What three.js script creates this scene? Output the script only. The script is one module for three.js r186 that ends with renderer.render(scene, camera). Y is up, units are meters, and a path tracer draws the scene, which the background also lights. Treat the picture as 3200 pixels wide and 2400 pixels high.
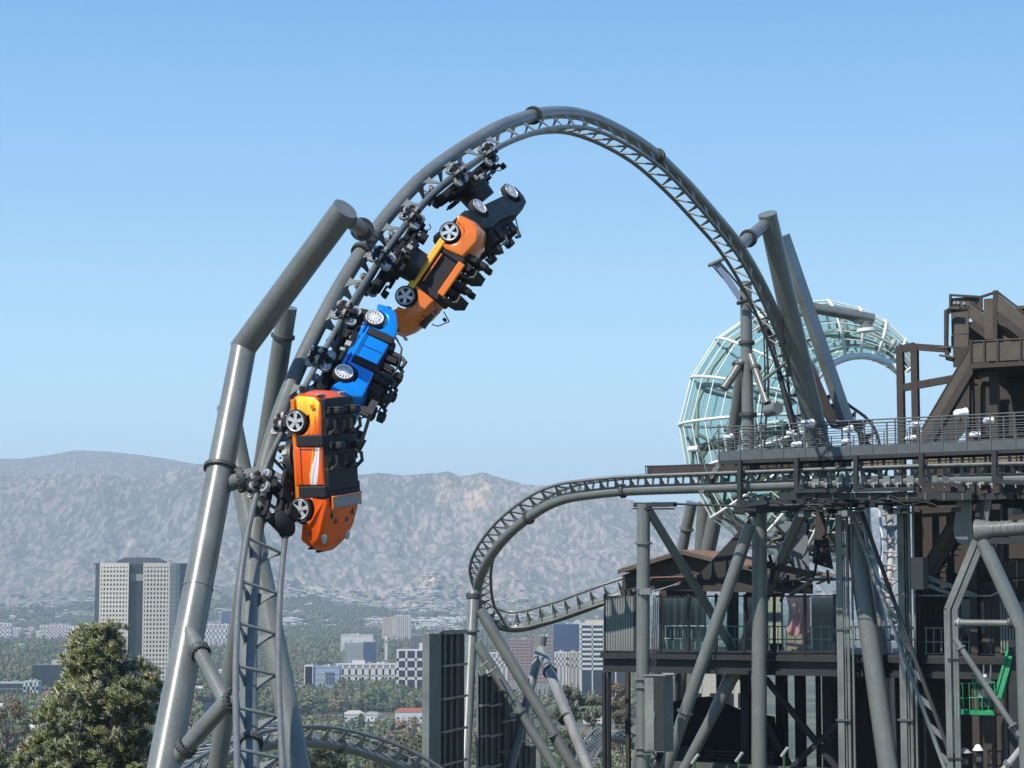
import * as THREE from 'three';
import { mergeGeometries, toCreasedNormals } from 'three/addons/utils/BufferGeometryUtils.js';
import { RoundedBoxGeometry } from 'three/addons/geometries/RoundedBoxGeometry.js';

// ------------------------------------------------------------------ camera, sky, sun, exposure
const F = 6806, CX = 1600, CY = 1200, HORIZON = 1880, PITCH = Math.atan((HORIZON - CY) / F);
const EYE = new THREE.Vector3(0, 100, 0);
const camera = new THREE.PerspectiveCamera(2 * Math.atan(CY / F) * 180 / Math.PI, 4 / 3, 1, 60000);
camera.position.copy(EYE);
camera.rotation.x = PITCH;
const scene = new THREE.Scene();
const renderer = new THREE.WebGLRenderer({ antialias: true });
renderer.toneMapping = THREE.LinearToneMapping;
renderer.toneMappingExposure = 1.2;
renderer.shadowMap.enabled = true;
{ // clear sky: pale near the horizon, deeper blue towards the zenith
  const W = 64, H = 1024, data = new Float32Array(W * H * 4);
  const stops = [[-90, .13, .13, .12], [-6, .18, .2, .2], [-1, .56, .72, .84], [0, .84, 1.15, 1.27], [3, .74, 1.08, 1.26], [6, .52, .87, 1.11], [10, .30, .60, .92], [16, .150, .385, .765], [30, .08, .235, .57], [60, .045, .15, .42], [90, .035, .12, .36]];
  for (let r = 0; r < H; r++) {
    const e = ((r + .5) / H - .5) * 180;
    let i = 0; while (i < stops.length - 2 && stops[i + 1][0] < e) i++;
    const a = stops[i], b = stops[i + 1], t = THREE.MathUtils.clamp((e - a[0]) / (b[0] - a[0]), 0, 1);
    for (let c = 0; c < W; c++) { for (let k = 0; k < 3; k++) data[(r * W + c) * 4 + k] = a[k + 1] + (b[k + 1] - a[k + 1]) * t; data[(r * W + c) * 4 + 3] = 1; }
  }
  const t = new THREE.DataTexture(data, W, H, THREE.RGBAFormat, THREE.FloatType);
  t.mapping = THREE.EquirectangularReflectionMapping; t.magFilter = THREE.LinearFilter; t.minFilter = THREE.LinearFilter; t.wrapS = THREE.RepeatWrapping; t.needsUpdate = true;
  scene.background = t; scene.environment = t;
}
const SUN = new THREE.Vector3(-.44, .77, .47).normalize();
const sun = new THREE.DirectionalLight(new THREE.Color(1, .94, .85), 5);
sun.position.copy(SUN).multiplyScalar(300).add(new THREE.Vector3(0, 100, -80)); sun.target.position.set(0, 100, -80);
sun.castShadow = true; sun.shadow.mapSize.set(4096, 4096); sun.shadow.radius = 1;
Object.assign(sun.shadow.camera, { left: -60, right: 60, top: 60, bottom: -60, near: 1, far: 700 });
scene.add(sun, sun.target);
scene.fog = new THREE.FogExp2(new THREE.Color(.70, .86, 1), 8.6e-5);

// ------------------------------------------------------------------ helpers
const V = (x, y, z) => new THREE.Vector3(x, y, z);
function ray(px, py) { return V((px - CX) / F, (CY - py) / F, -1).applyAxisAngle(V(1, 0, 0), PITCH); }
function at(px, py, d) { const r = ray(px, py); return r.multiplyScalar(d / -r.z).add(EYE); }
let SEED = 7; const rnd = () => { SEED = (SEED * 1664525 + 1013904223) >>> 0; return SEED / 4294967296; };
const rr = (a, b) => a + (b - a) * rnd();
const hash = (x, y, s = 0) => { let h = Math.imul(x | 0, 374761393) ^ Math.imul(y | 0, 668265263) ^ Math.imul(s + 11, 1274126177); h = Math.imul(h ^ (h >>> 13), 1103515245); return ((h ^ (h >>> 16)) >>> 0) / 4294967296; };
function vnoise(x, y, s = 0, per = 0) {
  const ix = Math.floor(x), iy = Math.floor(y), fx = x - ix, fy = y - iy, w = (n) => per ? ((n % per) + per) % per : n;
  const u = fx * fx * (3 - 2 * fx), v = fy * fy * (3 - 2 * fy), a = hash(w(ix), w(iy), s), b = hash(w(ix + 1), w(iy), s), c = hash(w(ix), w(iy + 1), s), d = hash(w(ix + 1), w(iy + 1), s);
  return a + (b - a) * u + (c - a) * v + (a - b - c + d) * u * v;
}
function fbm(x, y, o = 4, s = 0, per = 0) { let t = 0, a = .5, n = 0; for (let i = 0; i < o; i++) { t += a * vnoise(x, y, s + i * 17, per); n += a; a *= .5; x *= 2; y *= 2; per *= 2; } return t / n; }
const lerp = THREE.MathUtils.lerp, clamp = THREE.MathUtils.clamp, sstep = THREE.MathUtils.smoothstep;
function table(t, x) { let i = 0; while (i < t.length - 2 && t[i + 1][0] < x) i++; const a = t[i], b = t[i + 1]; return lerp(a[1], b[1], clamp((x - a[0]) / (b[0] - a[0]), 0, 1)); }
function tex(n, f, srgb = true, rep = 1) { // square tiling texture from f(u, v) -> [r, g, b] in 0..1
  const d = new Uint8Array(n * n * 4);
  for (let j = 0; j < n; j++) for (let i = 0; i < n; i++) { const c = f(i / n, j / n); for (let k = 0; k < 3; k++) d[(j * n + i) * 4 + k] = clamp(c[k], 0, 1) * 255; d[(j * n + i) * 4 + 3] = 255; }
  const t = new THREE.DataTexture(d, n, n); t.wrapS = t.wrapT = THREE.RepeatWrapping; t.magFilter = THREE.LinearFilter; t.minFilter = THREE.LinearMipmapLinearFilter; t.generateMipmaps = true;
  if (srgb) t.colorSpace = THREE.SRGBColorSpace; t.repeat.set(rep, rep); t.needsUpdate = true; return t;
}
const taken = {};
function numbered(n) { if (!(n in taken)) { taken[n] = 0; return n; } taken[n]++; return n + '_' + String(taken[n]).padStart(3, '0'); }
function clean(g) { const h = g.index ? g.toNonIndexed() : g; for (const k of Object.keys(h.attributes)) if (!['position', 'normal', 'uv'].includes(k)) h.deleteAttribute(k); if (!h.attributes.uv) h.setAttribute('uv', new THREE.BufferAttribute(new Float32Array(h.attributes.position.count * 2), 2)); return h; }
const merge = (...gs) => { gs = gs.flat(9); return gs.length === 1 ? gs[0] : mergeGeometries(gs.map(clean)); };
function thing(name, label, category, base = V(0, 0, 0), group) {
  const o = new THREE.Group(); o.name = numbered(name); o.position.copy(base); scene.add(o); o.userData = { label, category, kind: 'thing' }; if (group) o.userData.group = group; return o;
}
function mesh(parent, name, geo, mat) { const m = new THREE.Mesh(geo, mat); m.name = name; m.castShadow = m.receiveShadow = true; parent.add(m); return m; }
// a part whose geometry is given in the world: shifted to its thing's base
function part(parent, name, geo, mat) { const g = merge(geo).clone(), b = parent.userData.origin ?? (parent.isMesh ? parent.parent.userData.origin : null) ?? (parent.isMesh ? parent.parent.position : parent.position); g.translate(-b.x, -b.y, -b.z); return mesh(parent, name, g, mat); }
function single(name, label, category, geo, mat, group) { const g = merge(geo).clone(); g.computeBoundingBox(); const c = g.boundingBox.getCenter(V()); c.y = g.boundingBox.min.y; g.translate(-c.x, -c.y, -c.z); const m = mesh(scene, numbered(name), g, mat); m.position.copy(c); m.userData = { label, category, kind: 'thing' }; if (group) m.userData.group = group; return m; }
function struct(name, geo, mat) { const m = mesh(scene, numbered(name), geo, mat); m.userData.kind = 'structure'; return m; }
function basis(x, y, z, p) { return new THREE.Matrix4().makeBasis(x, y, z).setPosition(p); }
function boxUV(g) { // uv in metres from position and normal
  g = clean(g); const p = g.attributes.position, n = g.attributes.normal, u = new Float32Array(p.count * 2);
  for (let i = 0; i < p.count; i++) { const ax = Math.abs(n.getX(i)), ay = Math.abs(n.getY(i)), az = Math.abs(n.getZ(i)); if (ay > ax && ay > az) { u[2 * i] = p.getX(i); u[2 * i + 1] = p.getZ(i); } else if (ax > az) { u[2 * i] = p.getZ(i); u[2 * i + 1] = p.getY(i); } else { u[2 * i] = p.getX(i); u[2 * i + 1] = p.getY(i); } }
  g.setAttribute('uv', new THREE.BufferAttribute(u, 2)); return g;
}
const bx = (w, h, d, x = 0, y = 0, z = 0) => boxUV(new THREE.BoxGeometry(w, h, d)).translate(x, y, z);
const rbx = (w, h, d, x = 0, y = 0, z = 0, r = .03, s = 2) => boxUV(new RoundedBoxGeometry(w, h, d, s, Math.min(r, w * .49, h * .49, d * .49))).translate(x, y, z);
function beam(a, b, w, h, up = V(0, 1, 0)) { // box from a to b: w across, h along up
  const z = b.clone().sub(a), L = z.length(); z.normalize(); if (Math.abs(z.dot(up)) > .99) up = Math.abs(z.y) > .9 ? V(0, 0, 1) : V(0, 1, 0); const x = up.clone().cross(z).normalize(), y = z.clone().cross(x);
  const g = boxUV(new THREE.BoxGeometry(w, h, L)); g.applyMatrix4(basis(x, y, z, a.clone().add(b).multiplyScalar(.5))); return g;
}
function sweep(pts, rad, n = 16, caps = true) { // round tube through points; rad number or function of 0..1; uv in metres
  const P = [], N = [], U = [], I = [], L = pts.length; let len = 0, x = null;
  for (let i = 0; i < L; i++) {
    const t = pts[Math.min(i + 1, L - 1)].clone().sub(pts[Math.max(i - 1, 0)]).normalize();
    if (!x) { x = Math.abs(t.y) < .9 ? V(0, 1, 0) : V(1, 0, 0); } x = x.sub(t.clone().multiplyScalar(x.dot(t))).normalize(); const y = t.clone().cross(x);
    if (i) len += pts[i].distanceTo(pts[i - 1]); const r = typeof rad === 'function' ? rad(i / (L - 1)) : rad;
    let k = 1; if (i > 0 && i < L - 1) { const c = pts[i + 1].clone().sub(pts[i]).normalize().dot(pts[i].clone().sub(pts[i - 1]).normalize()); k = 1 / Math.sqrt(Math.max(.3, (1 + c) / 2)); }
    const bend = k > 1.01 ? pts[i + 1].clone().sub(pts[i]).normalize().sub(pts[i].clone().sub(pts[i - 1]).normalize()).normalize() : null;
    for (let j = 0; j <= n; j++) { const a = j / n * Math.PI * 2, d = x.clone().multiplyScalar(Math.cos(a)).add(y.clone().multiplyScalar(Math.sin(a))); const q = d.clone(); if (bend) q.add(bend.clone().multiplyScalar(d.dot(bend) * (k - 1))); P.push(pts[i].x + q.x * r, pts[i].y + q.y * r, pts[i].z + q.z * r); N.push(d.x, d.y, d.z); U.push(j / n * Math.PI * 2 * r, len); }
  }
  for (let i = 0; i < L - 1; i++) for (let j = 0; j < n; j++) { const a = i * (n + 1) + j, b = a + n + 1; I.push(a, a + 1, b, b, a + 1, b + 1); }
  if (caps) for (const i of [0, L - 1]) { const t = (i ? pts[i].clone().sub(pts[i - 1]) : pts[0].clone().sub(pts[1])).normalize(), c = P.length / 3; P.push(pts[i].x, pts[i].y, pts[i].z); N.push(t.x, t.y, t.z); U.push(0, 0); for (let j = 0; j <= n; j++) { const k = (i * (n + 1) + j) * 3; P.push(P[k], P[k + 1], P[k + 2]); N.push(t.x, t.y, t.z); U.push(P[k] * .5, P[k + 1] * .5); } for (let j = 0; j < n; j++) i ? I.push(c, c + 1 + j, c + 2 + j) : I.push(c, c + 2 + j, c + 1 + j); }
  const g = new THREE.BufferGeometry(); g.setAttribute('position', new THREE.Float32BufferAttribute(P, 3)); g.setAttribute('normal', new THREE.Float32BufferAttribute(N, 3)); g.setAttribute('uv', new THREE.Float32BufferAttribute(U, 2)); g.setIndex(I); return g;
}
const pipe = (a, b, r1, r2 = r1, n = 20) => sweep([a, b], (t) => lerp(r1, r2, t), n);
// bolted flange ring round an axis
function flange(c, axis, R, t = .09, bolts = 22) {
  axis = axis.clone().normalize(); const a = c.clone().addScaledVector(axis, -t / 2), b = c.clone().addScaledVector(axis, t / 2), gs = [pipe(a, b, R, R, 28)];
  gs.push(pipe(c.clone().addScaledVector(axis, -.006), c.clone().addScaledVector(axis, .006), R * 1.008, R * 1.008, 28));
  if (bolts) { const x = (Math.abs(axis.y) < .9 ? V(0, 1, 0) : V(1, 0, 0)).cross(axis).normalize(), y = axis.clone().cross(x); for (let i = 0; i < bolts; i++) { const an = i / bolts * 6.2832, p = c.clone().addScaledVector(x, Math.cos(an) * R * .9).addScaledVector(y, Math.sin(an) * R * .9); gs.push(pipe(p.clone().addScaledVector(axis, -t / 2 - .045), p.clone().addScaledVector(axis, t / 2 + .045), .028, .028, 6)); } }
  return merge(gs);
}
function plate(pts, th = .02) { // planar polygon of world points with thickness
  const o = pts[0], e1 = pts[1].clone().sub(o).normalize(); let nn = V(0, 0, 0); for (let i = 1; i < pts.length - 1; i++) nn.add(pts[i].clone().sub(o).cross(pts[i + 1].clone().sub(o))); nn.normalize(); const e2 = nn.clone().cross(e1);
  const s = new THREE.Shape(pts.map((p) => new THREE.Vector2(p.clone().sub(o).dot(e1), p.clone().sub(o).dot(e2))));
  const g = boxUV(new THREE.ExtrudeGeometry(s, { depth: th, bevelEnabled: false })); g.translate(0, 0, -th / 2); g.applyMatrix4(basis(e1, e2, nn, o)); return g;
}
// ------------------------------------------------------------------ materials
const speck = (lo, hi, s) => tex(256, (u, v) => { const f = fbm(u * 4, v * 4, 4, s, 4), g = fbm(u * 40, v * 40, 2, s + 5, 40), streak = fbm(u * 24, v * 2, 3, s + 9, 0 || 2); const k = lo + (hi - lo) * clamp(.5 * f + .3 * g + .2 * streak, 0, 1); return [k, k, k]; });
const GRIME = speck(.70, 1.04, 3); GRIME.repeat.set(.35, .35);
const GRIME_FINE = speck(.55, 1.0, 8); GRIME_FINE.repeat.set(.8, .8);
const ROUGH = tex(256, (u, v) => { const f = fbm(u * 6, v * 6, 4, 31, 6); const k = .55 + .45 * f; return [k, k, k]; }, false); ROUGH.repeat.set(.4, .4);
const std = (r, g, b, rough = .6, metal = 0, map = null, extra = {}) => { const m = new THREE.MeshPhysicalMaterial({ roughness: rough, metalness: metal, map, ...extra }); m.color.setRGB(r, g, b); return m; };
const M = {
  steel: std(.205, .222, .208, .45, 0, GRIME, { roughnessMap: ROUGH, clearcoat: .22, clearcoatRoughness: .27 }),
  rail: std(.30, .315, .30, .36, .35, GRIME_FINE),
  flange: std(.11, .12, .115, .55, .1, GRIME_FINE),
  black: std(.012, .012, .014, .5, 0, null),
  blackMatt: std(.018, .018, .02, .85, 0, GRIME_FINE),
  frame: std(.036, .041, .044, .55, 0, GRIME_FINE),
  brown: std(.07, .056, .046, .7, 0, GRIME_FINE),
  brownPanel: std(.11, .092, .074, .75, 0, GRIME),
  pale: std(.62, .62, .60, .5, 0, GRIME_FINE),
  white: std(.78, .79, .78, .45, 0, null),
  chrome: std(.62, .63, .65, .22, .95, null),
  rubber: std(.022, .022, .024, .75, 0, null),
  poly: std(.55, .53, .48, .5, 0, GRIME_FINE),
  glassDark: std(.03, .045, .065, .12, 0, null),
};
// ------------------------------------------------------------------ coaster track
class Track {
  constructor(ctrl, { h = .58, gauge = 1.05 } = {}) { // ctrl: px, py, depth, then the direction from spine to train
    this.h = h; this.g = gauge; this.pts = ctrl.map((c) => at(c[0], c[1], c[2])); const curve = new THREE.CatmullRomCurve3(this.pts, false, 'centripetal'), nc = new THREE.CatmullRomCurve3(ctrl.map((c) => V(c[3], c[4], c[5]).normalize()), false, 'catmullrom', .5);
    const K = ctrl.length * 30; this.F = []; let s = 0, prev = null;
    for (let i = 0; i <= K; i++) { const p = curve.getPoint(i / K); if (prev) s += p.distanceTo(prev); prev = p; this.F.push({ p, s, n: nc.getPoint(i / K) }); }
    for (let i = 0; i <= K; i++) { const f = this.F[i], t = this.F[Math.min(i + 1, K)].p.clone().sub(this.F[Math.max(i - 1, 0)].p).normalize(); f.t = t; f.n.addScaledVector(t, -f.n.dot(t)).normalize(); f.b = t.clone().cross(f.n); }
    this.L = s;
  }
  frame(s) { let lo = 0, hi = this.F.length - 1; while (hi - lo > 1) { const m = (lo + hi) >> 1; this.F[m].s <= s ? lo = m : hi = m; } const a = this.F[lo], b = this.F[hi], k = clamp((s - a.s) / Math.max(1e-6, b.s - a.s), 0, 1); const t = a.t.clone().lerp(b.t, k).normalize(), n = a.n.clone().lerp(b.n, k); n.addScaledVector(t, -n.dot(t)).normalize(); return { p: a.p.clone().lerp(b.p, k), t, n, b: t.clone().cross(n) }; }
  near(px, py) { // arc length of the frame whose picture is nearest to a pixel
    let best = 1e9, s = 0; for (const f of this.F) { const q = f.p.clone().sub(EYE).applyAxisAngle(V(1, 0, 0), -PITCH); const x = CX + q.x / -q.z * F, y = CY - q.y / -q.z * F, d = (x - px) ** 2 + (y - py) ** 2; if (d < best) { best = d; s = f.s; } } return s;
  }
  line(s0, s1, n, off) { const r = []; for (let i = 0; i <= n; i++) { const f = this.frame(lerp(s0, s1, i / n)); r.push(f.p.clone().addScaledVector(f.n, off[1]).addScaledVector(f.b, off[0])); } return r; }
  build(name, label, { spineR = .215, railR = .075, tie = 1.38, mat = M.steel, railMat = M.rail, flanges = [], skip = null } = {}) {
    const o = thing(name, label, 'coaster track', this.pts[0].clone()), L = this.L, n = Math.ceil(L / .28);
    part(o, 'spine', sweep(this.line(0, L, n, [0, 0]), spineR, 22), mat);
    for (const k of [-1, 1]) part(o, 'rail', sweep(this.line(0, L, n, [k * this.g / 2, this.h]), railR, 14), railMat);
    // cross tie: round bar between the rails and two flared fins down to the spine
    const hb = this.h, g2 = this.g / 2, fin = (k) => { const s = new THREE.Shape(); s.moveTo(-.25, spineR * .55); s.quadraticCurveTo(-.07, .22, -.045, hb - .02); s.lineTo(.045, hb - .02); s.quadraticCurveTo(.07, .22, .25, spineR * .55); const g = boxUV(new THREE.ExtrudeGeometry(s, { depth: .03, bevelEnabled: false, curveSegments: 6 })); g.translate(0, 0, -.015); const p = g.attributes.position; for (let i = 0; i < p.count; i++) { const y = p.getY(i), q = (y - spineR * .55) / (hb - spineR * .55); p.setZ(i, p.getZ(i) + k * lerp(spineR * .72, g2 - .02, Math.pow(clamp(q, 0, 1), 1.15))); } g.computeVertexNormals(); return g; };
    const tg = merge(sweep([V(0, hb - .015, -g2), V(0, hb - .015, g2)], .042, 10), fin(-1), fin(1)), N = Math.floor(L / tie);
    for (let i = 0; i < N; i++) { const s = (i + .5) * L / N; if (skip && skip(s)) continue; const f = this.frame(s), m = mesh(o, 'cross_tie', tg, mat); m.matrixAutoUpdate = true; const B = basis(f.t, f.n, f.t.clone().cross(f.n), f.p.clone().sub(o.position)); m.applyMatrix4(B); }
    for (const s of flanges) { const f = this.frame(s); part(o, 'flange', flange(f.p, f.t, spineR + .09, .1, 26), M.flange); }
    return o;
  }
}
const T1 = new Track([
  [790, 2620, 47.5, .36, .15, .92], [784, 2400, 49.2, .38, .25, .9], [779, 2250, 50.4, .4, .32, .86], [776, 2100, 51.5, .43, .36, .82], [778, 1950, 52.6, .47, .36, .8], [786, 1800, 53.6, .53, .3, .78], [799, 1650, 54.6, .64, .18, .74],
  [818, 1500, 55.5, .78, .02, .58], [842, 1400, 56.1, .86, -.1, .44], [884, 1267, 57, .92, -.22, .26], [928, 1160, 57.6, .93, -.32, .16], [979, 1052, 58.3, .9, -.4, .1], [1046, 925, 59.2, .86, -.5, .06], [1122, 800, 60.4, .8, -.6, .03], [1210, 675, 61.8, .73, -.68, .02],
  [1313, 562, 63.2, .58, -.8, .08], [1420, 480, 65, .46, -.88, .1], [1550, 402, 67.2, .3, -.94, .12], [1660, 362, 69.8, .14, -.97, .16], [1740, 351, 72, 0, -.97, .22], [1821, 360, 74.2, -.14, -.94, .3], [1930, 405, 77.2, -.3, -.86, .4], [2038, 474, 80.2, -.42, -.76, .48], [2140, 570, 83, -.53, -.65, .53],
  [2228, 668, 85.6, -.6, -.58, .54], [2305, 762, 88, -.66, -.48, .55], [2375, 880, 90.6, -.72, -.38, .54], [2440, 1020, 93.5, -.76, -.3, .52], [2500, 1190, 96.5, -.78, -.25, .5], [2545, 1340, 99, -.8, -.2, .5], [2580, 1500, 102, -.8, -.15, .5]]);
T1.build('coaster_track', 'tall grey looping coaster track carrying the hanging car train', { flanges: [T1.near(1668, 365), T1.near(1122, 782), T1.near(768, 2320), T1.near(2052, 490)] });
{ const o = scene.children.find((c) => c.name === 'coaster_track'); for (let s = 2.4; s < T1.L - 2; s += 3.1) { const f = T1.frame(s); part(o, 'weld_seam', pipe(f.p.clone().addScaledVector(f.t, -.014), f.p.clone().addScaledVector(f.t, .014), .2185, .2185, 22), M.steel); } }
// ------------------------------------------------------------------ supports of the tall loop
const A = at;
const GROUND_Y = 79;
function down(p, dir) { return p.clone().addScaledVector(dir, (GROUND_Y - p.y) / dir.y); }
{
  const top = A(1080, 652, 54.6), elbow = A(762, 1084, 57.2), mid = A(540, 2250, 52.6), dir = mid.clone().sub(elbow).normalize(), foot = down(mid, dir);
  const o = thing('loop_support', 'thick grey bent tube support standing beside the hanging car train', 'support', foot);
  part(o, 'lower_leg', sweep([elbow, foot], (t) => lerp(.335, .485, t), 36), M.steel);
  part(o, 'upper_leg', sweep([top, elbow.clone().addScaledVector(elbow.clone().sub(top).normalize(), .10)], .342, 36), M.steel);
  const onLeg = (py) => { let b = 0, bd = 1e9; for (let i = 0; i <= 400; i++) { const p = elbow.clone().lerp(foot, i / 400), q = p.clone().sub(EYE).applyAxisAngle(V(1, 0, 0), -PITCH), y = CY - q.y / -q.z * F; if (Math.abs(y - py) < bd) { bd = Math.abs(y - py); b = i / 400; } } return elbow.clone().lerp(foot, b); };
  part(o, 'flange', flange(onLeg(1462), dir, .44, .1, 0), M.flange);
  const seam = (p, r) => part(o, 'weld_seam', pipe(p.clone().addScaledVector(dir, -.012), p.clone().addScaledVector(dir, .012), r, r, 36), M.steel);
  seam(onLeg(1835), .384);
  // rear leg and slanted brace behind
  const rt = A(898, 960, 58.6), rb = A(800, 1600, 60.5), rd = rb.clone().sub(rt).normalize();
  part(o, 'rear_leg', sweep([rt, down(rb, rd)], .27, 28), M.steel);
  part(o, 'flange', flange(rt.clone().addScaledVector(rd, .82), rd, .33, .08, 0), M.flange);
  const bt = A(712, 1270, 60.2), bb = A(932, 2390, 57), bd = bb.clone().sub(bt).normalize();
  part(o, 'brace_leg', sweep([bt, down(bb, bd)], .31, 28), M.steel);
  // arms that hold the track
  const arm = (a, b, r, fl, rf = r + .12) => { part(o, 'arm', pipe(a, b, r, r, 26), M.steel); if (fl !== null) { const d = b.clone().sub(a).normalize(), c = a.clone().lerp(b, fl); part(o, 'flange', flange(c, d, rf, .13, 18), M.flange); } };
  const spine = (px, py) => T1.frame(T1.near(px, py)).p;
  arm(A(1092, 690, 55), spine(1165, 742), .2, .52);
  arm(onLeg(1525), spine(826, 1478), .215, .5);
  const node = A(706, 2196, 51.6);
  arm(A(590, 1970, 53.4), node, .185, .3, .255); arm(A(522, 2400, 52.2), node, .205, .32, .27); arm(node.clone(), spine(781, 2175), .2, .42);
  mesh(o, 'node_cap', new THREE.SphereGeometry(.206, 20, 14), M.steel).position.copy(node.clone().sub(o.position));
}
// ------------------------------------------------------------------ second, lower track in front of the valley
const T2 = new Track([
  [430, 2560, 70, -.2, .97, .1], [560, 2450, 73, -.25, .95, .15], [660, 2390, 76, -.18, .97, .12], [760, 2346, 79, -.08, .98, .05], [860, 2324, 81, 0, .99, 0], [960, 2319, 82.5, .05, .98, -.1], [1040, 2327, 83.5, .1, .97, -.14], [1130, 2348, 84.3, .16, .95, -.18], [1215, 2378, 85, .2, .93, -.22], [1310, 2425, 85.6, .24, .92, -.24], [1420, 2500, 86, .26, .9, -.25]]);
T2.build('coaster_track', 'low humped coaster track crossing behind the foot of the tall loop', { tie: .85, mat: M.steel, flanges: [T2.near(1062, 2330)] });
// ------------------------------------------------------------------ valley, foothills and mountains
const RIDGE = [[-600, 1500], [0, 1484], [120, 1484], [250, 1476], [330, 1470], [400, 1486], [470, 1478], [560, 1462], [640, 1454], [760, 1470], [900, 1492], [1050, 1488], [1110, 1491], [1180, 1486], [1250, 1491], [1330, 1486], [1370, 1480], [1402, 1473], [1440, 1487], [1470, 1484], [1515, 1473], [1560, 1485], [1600, 1497], [1640, 1510], [1720, 1518], [1800, 1530], [1950, 1556], [2120, 1580], [2400, 1590], [2900, 1588], [3300, 1600], [3800, 1620]];
const BACK = [[-600, 1460], [0, 1432], [70, 1432], [150, 1421], [230, 1405], [330, 1409], [440, 1421], [530, 1434], [600, 1448], [640, 1449], [760, 1470], [1000, 1500], [1300, 1540], [2400, 1620], [3800, 1660]];
const RD = 9800, PROFILE = [[0, 0], [5000, 0], [6200, .04], [7200, .105], [7800, .17], [8300, .27], [8700, .40], [9100, .58], [9450, .8], [9700, .96], [9800, 1], [10200, .84], [11800, .4], [13000, .2]];
const hAt = (py, d) => at(1600, py, d).y;
function ridged(x, z, o, s) { let t = 0, a = .5, n = 0; for (let i = 0; i < o; i++) { const v = 1 - Math.abs(2 * vnoise(x, z, s + i * 7) - 1); t += a * v * v; n += a; a *= .52; const q = x * .8 - z * .6; z = (x * .6 + z * .8) * 2.03; x = q * 2.03; } return t / n; }
function landH(px, d) {
  if (d < 1500) return lerp(GROUND_Y, 0, sstep(d, 190, 1150)) - 1.5;
  const f = table(PROFILE, d), x = (px - 1600) / F * d; if (f <= 0) return 0;
  const top = hAt(table(RIDGE, px), RD), env = Math.sin(Math.PI * clamp((d - 6000) / 3850, 0, 1)) ** .8;
  const r = ridged(x / 900 + 3.1, d / 2000, 6, 41), big = fbm(x / 3800 + 9, d / 3800, 3, 77);
  return f * top + env * ((r - .45) * 350 + (big - .5) * 200) * (.25 + .75 * sstep(d, 6900, 8300)) + (d > 9600 ? (r - .45) * 26 : 0);
}
function backH(px, d) { const top = hAt(table(BACK, px), 15000), x = (px - 1600) / F * d, t = clamp((d - 12000) / 3000, 0, 1); return top * Math.pow(t, .8) * (d > 15000 ? 1 - (d - 15000) / 4000 : 1) + (ridged(x / 2600, d / 2600, 5, 12) - .45) * 260 * Math.sin(Math.PI * t); }
function landMesh(hf, pxs, ds, us = 1, cf = null) {
  const nx = pxs.length, nd = ds.length, P = new Float32Array(nx * nd * 3), U = new Float32Array(nx * nd * 2), I = [], C = new Float32Array(nx * nd * 3);
  for (let j = 0; j < nd; j++) for (let i = 0; i < nx; i++) { const k = j * nx + i, x = (pxs[i] - 1600) / F * ds[j]; P.set([x, hf(pxs[i], ds[j]), -ds[j]], k * 3); U.set([x, ds[j] * us], k * 2); if (cf) C.set(cf(pxs[i], ds[j], x), k * 3); }
  for (let j = 0; j < nd - 1; j++) for (let i = 0; i < nx - 1; i++) { const a = j * nx + i; I.push(a, a + 1, a + nx, a + nx, a + 1, a + nx + 1); }
  const g = new THREE.BufferGeometry(); g.setAttribute('position', new THREE.BufferAttribute(P, 3)); g.setAttribute('uv', new THREE.BufferAttribute(U, 2)); if (cf) g.setAttribute('color', new THREE.BufferAttribute(C, 3)); g.setIndex(I); g.computeVertexNormals(); return g;
}
const range = (a, b, n) => Array.from({ length: n + 1 }, (_, i) => a + (b - a) * i / n);
const SCRUB = tex(1024, (u, v) => { // chaparral clumps over pale dry soil
  const c = fbm(u * 72, v * 72, 3, 5, 72), p = fbm(u * 14, v * 14, 4, 19, 14), q = fbm(u * 3, v * 3, 3, 23, 3); const bush = sstep(c + (p - .5) * .3 + (q - .5) * .12, .37, .57), s = .8 + .4 * fbm(u * 120, v * 120, 2, 61, 120);
  return [lerp(.56, .40, bush) * s, lerp(.505, .395, bush) * s, lerp(.45, .32, bush) * s];
}); SCRUB.repeat.set(1 / 1050, 1 / 1050);
const VALLEY = tex(512, (u, v) => { const c = fbm(u * 24, v * 24, 4, 15, 24), p = fbm(u * 5, v * 5, 3, 29, 5), k = sstep(c + (p - .5) * .6, .45, .62); return [lerp(.24, .38, k), lerp(.27, .38, k), lerp(.18, .28, k)]; }); VALLEY.repeat.set(1 / 420, 1 / 420);
M.scrub = std(1, 1, 1, .95, 0, SCRUB); M.scrubTone = std(1, 1, 1, .95, 0, SCRUB, { vertexColors: true });
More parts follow.
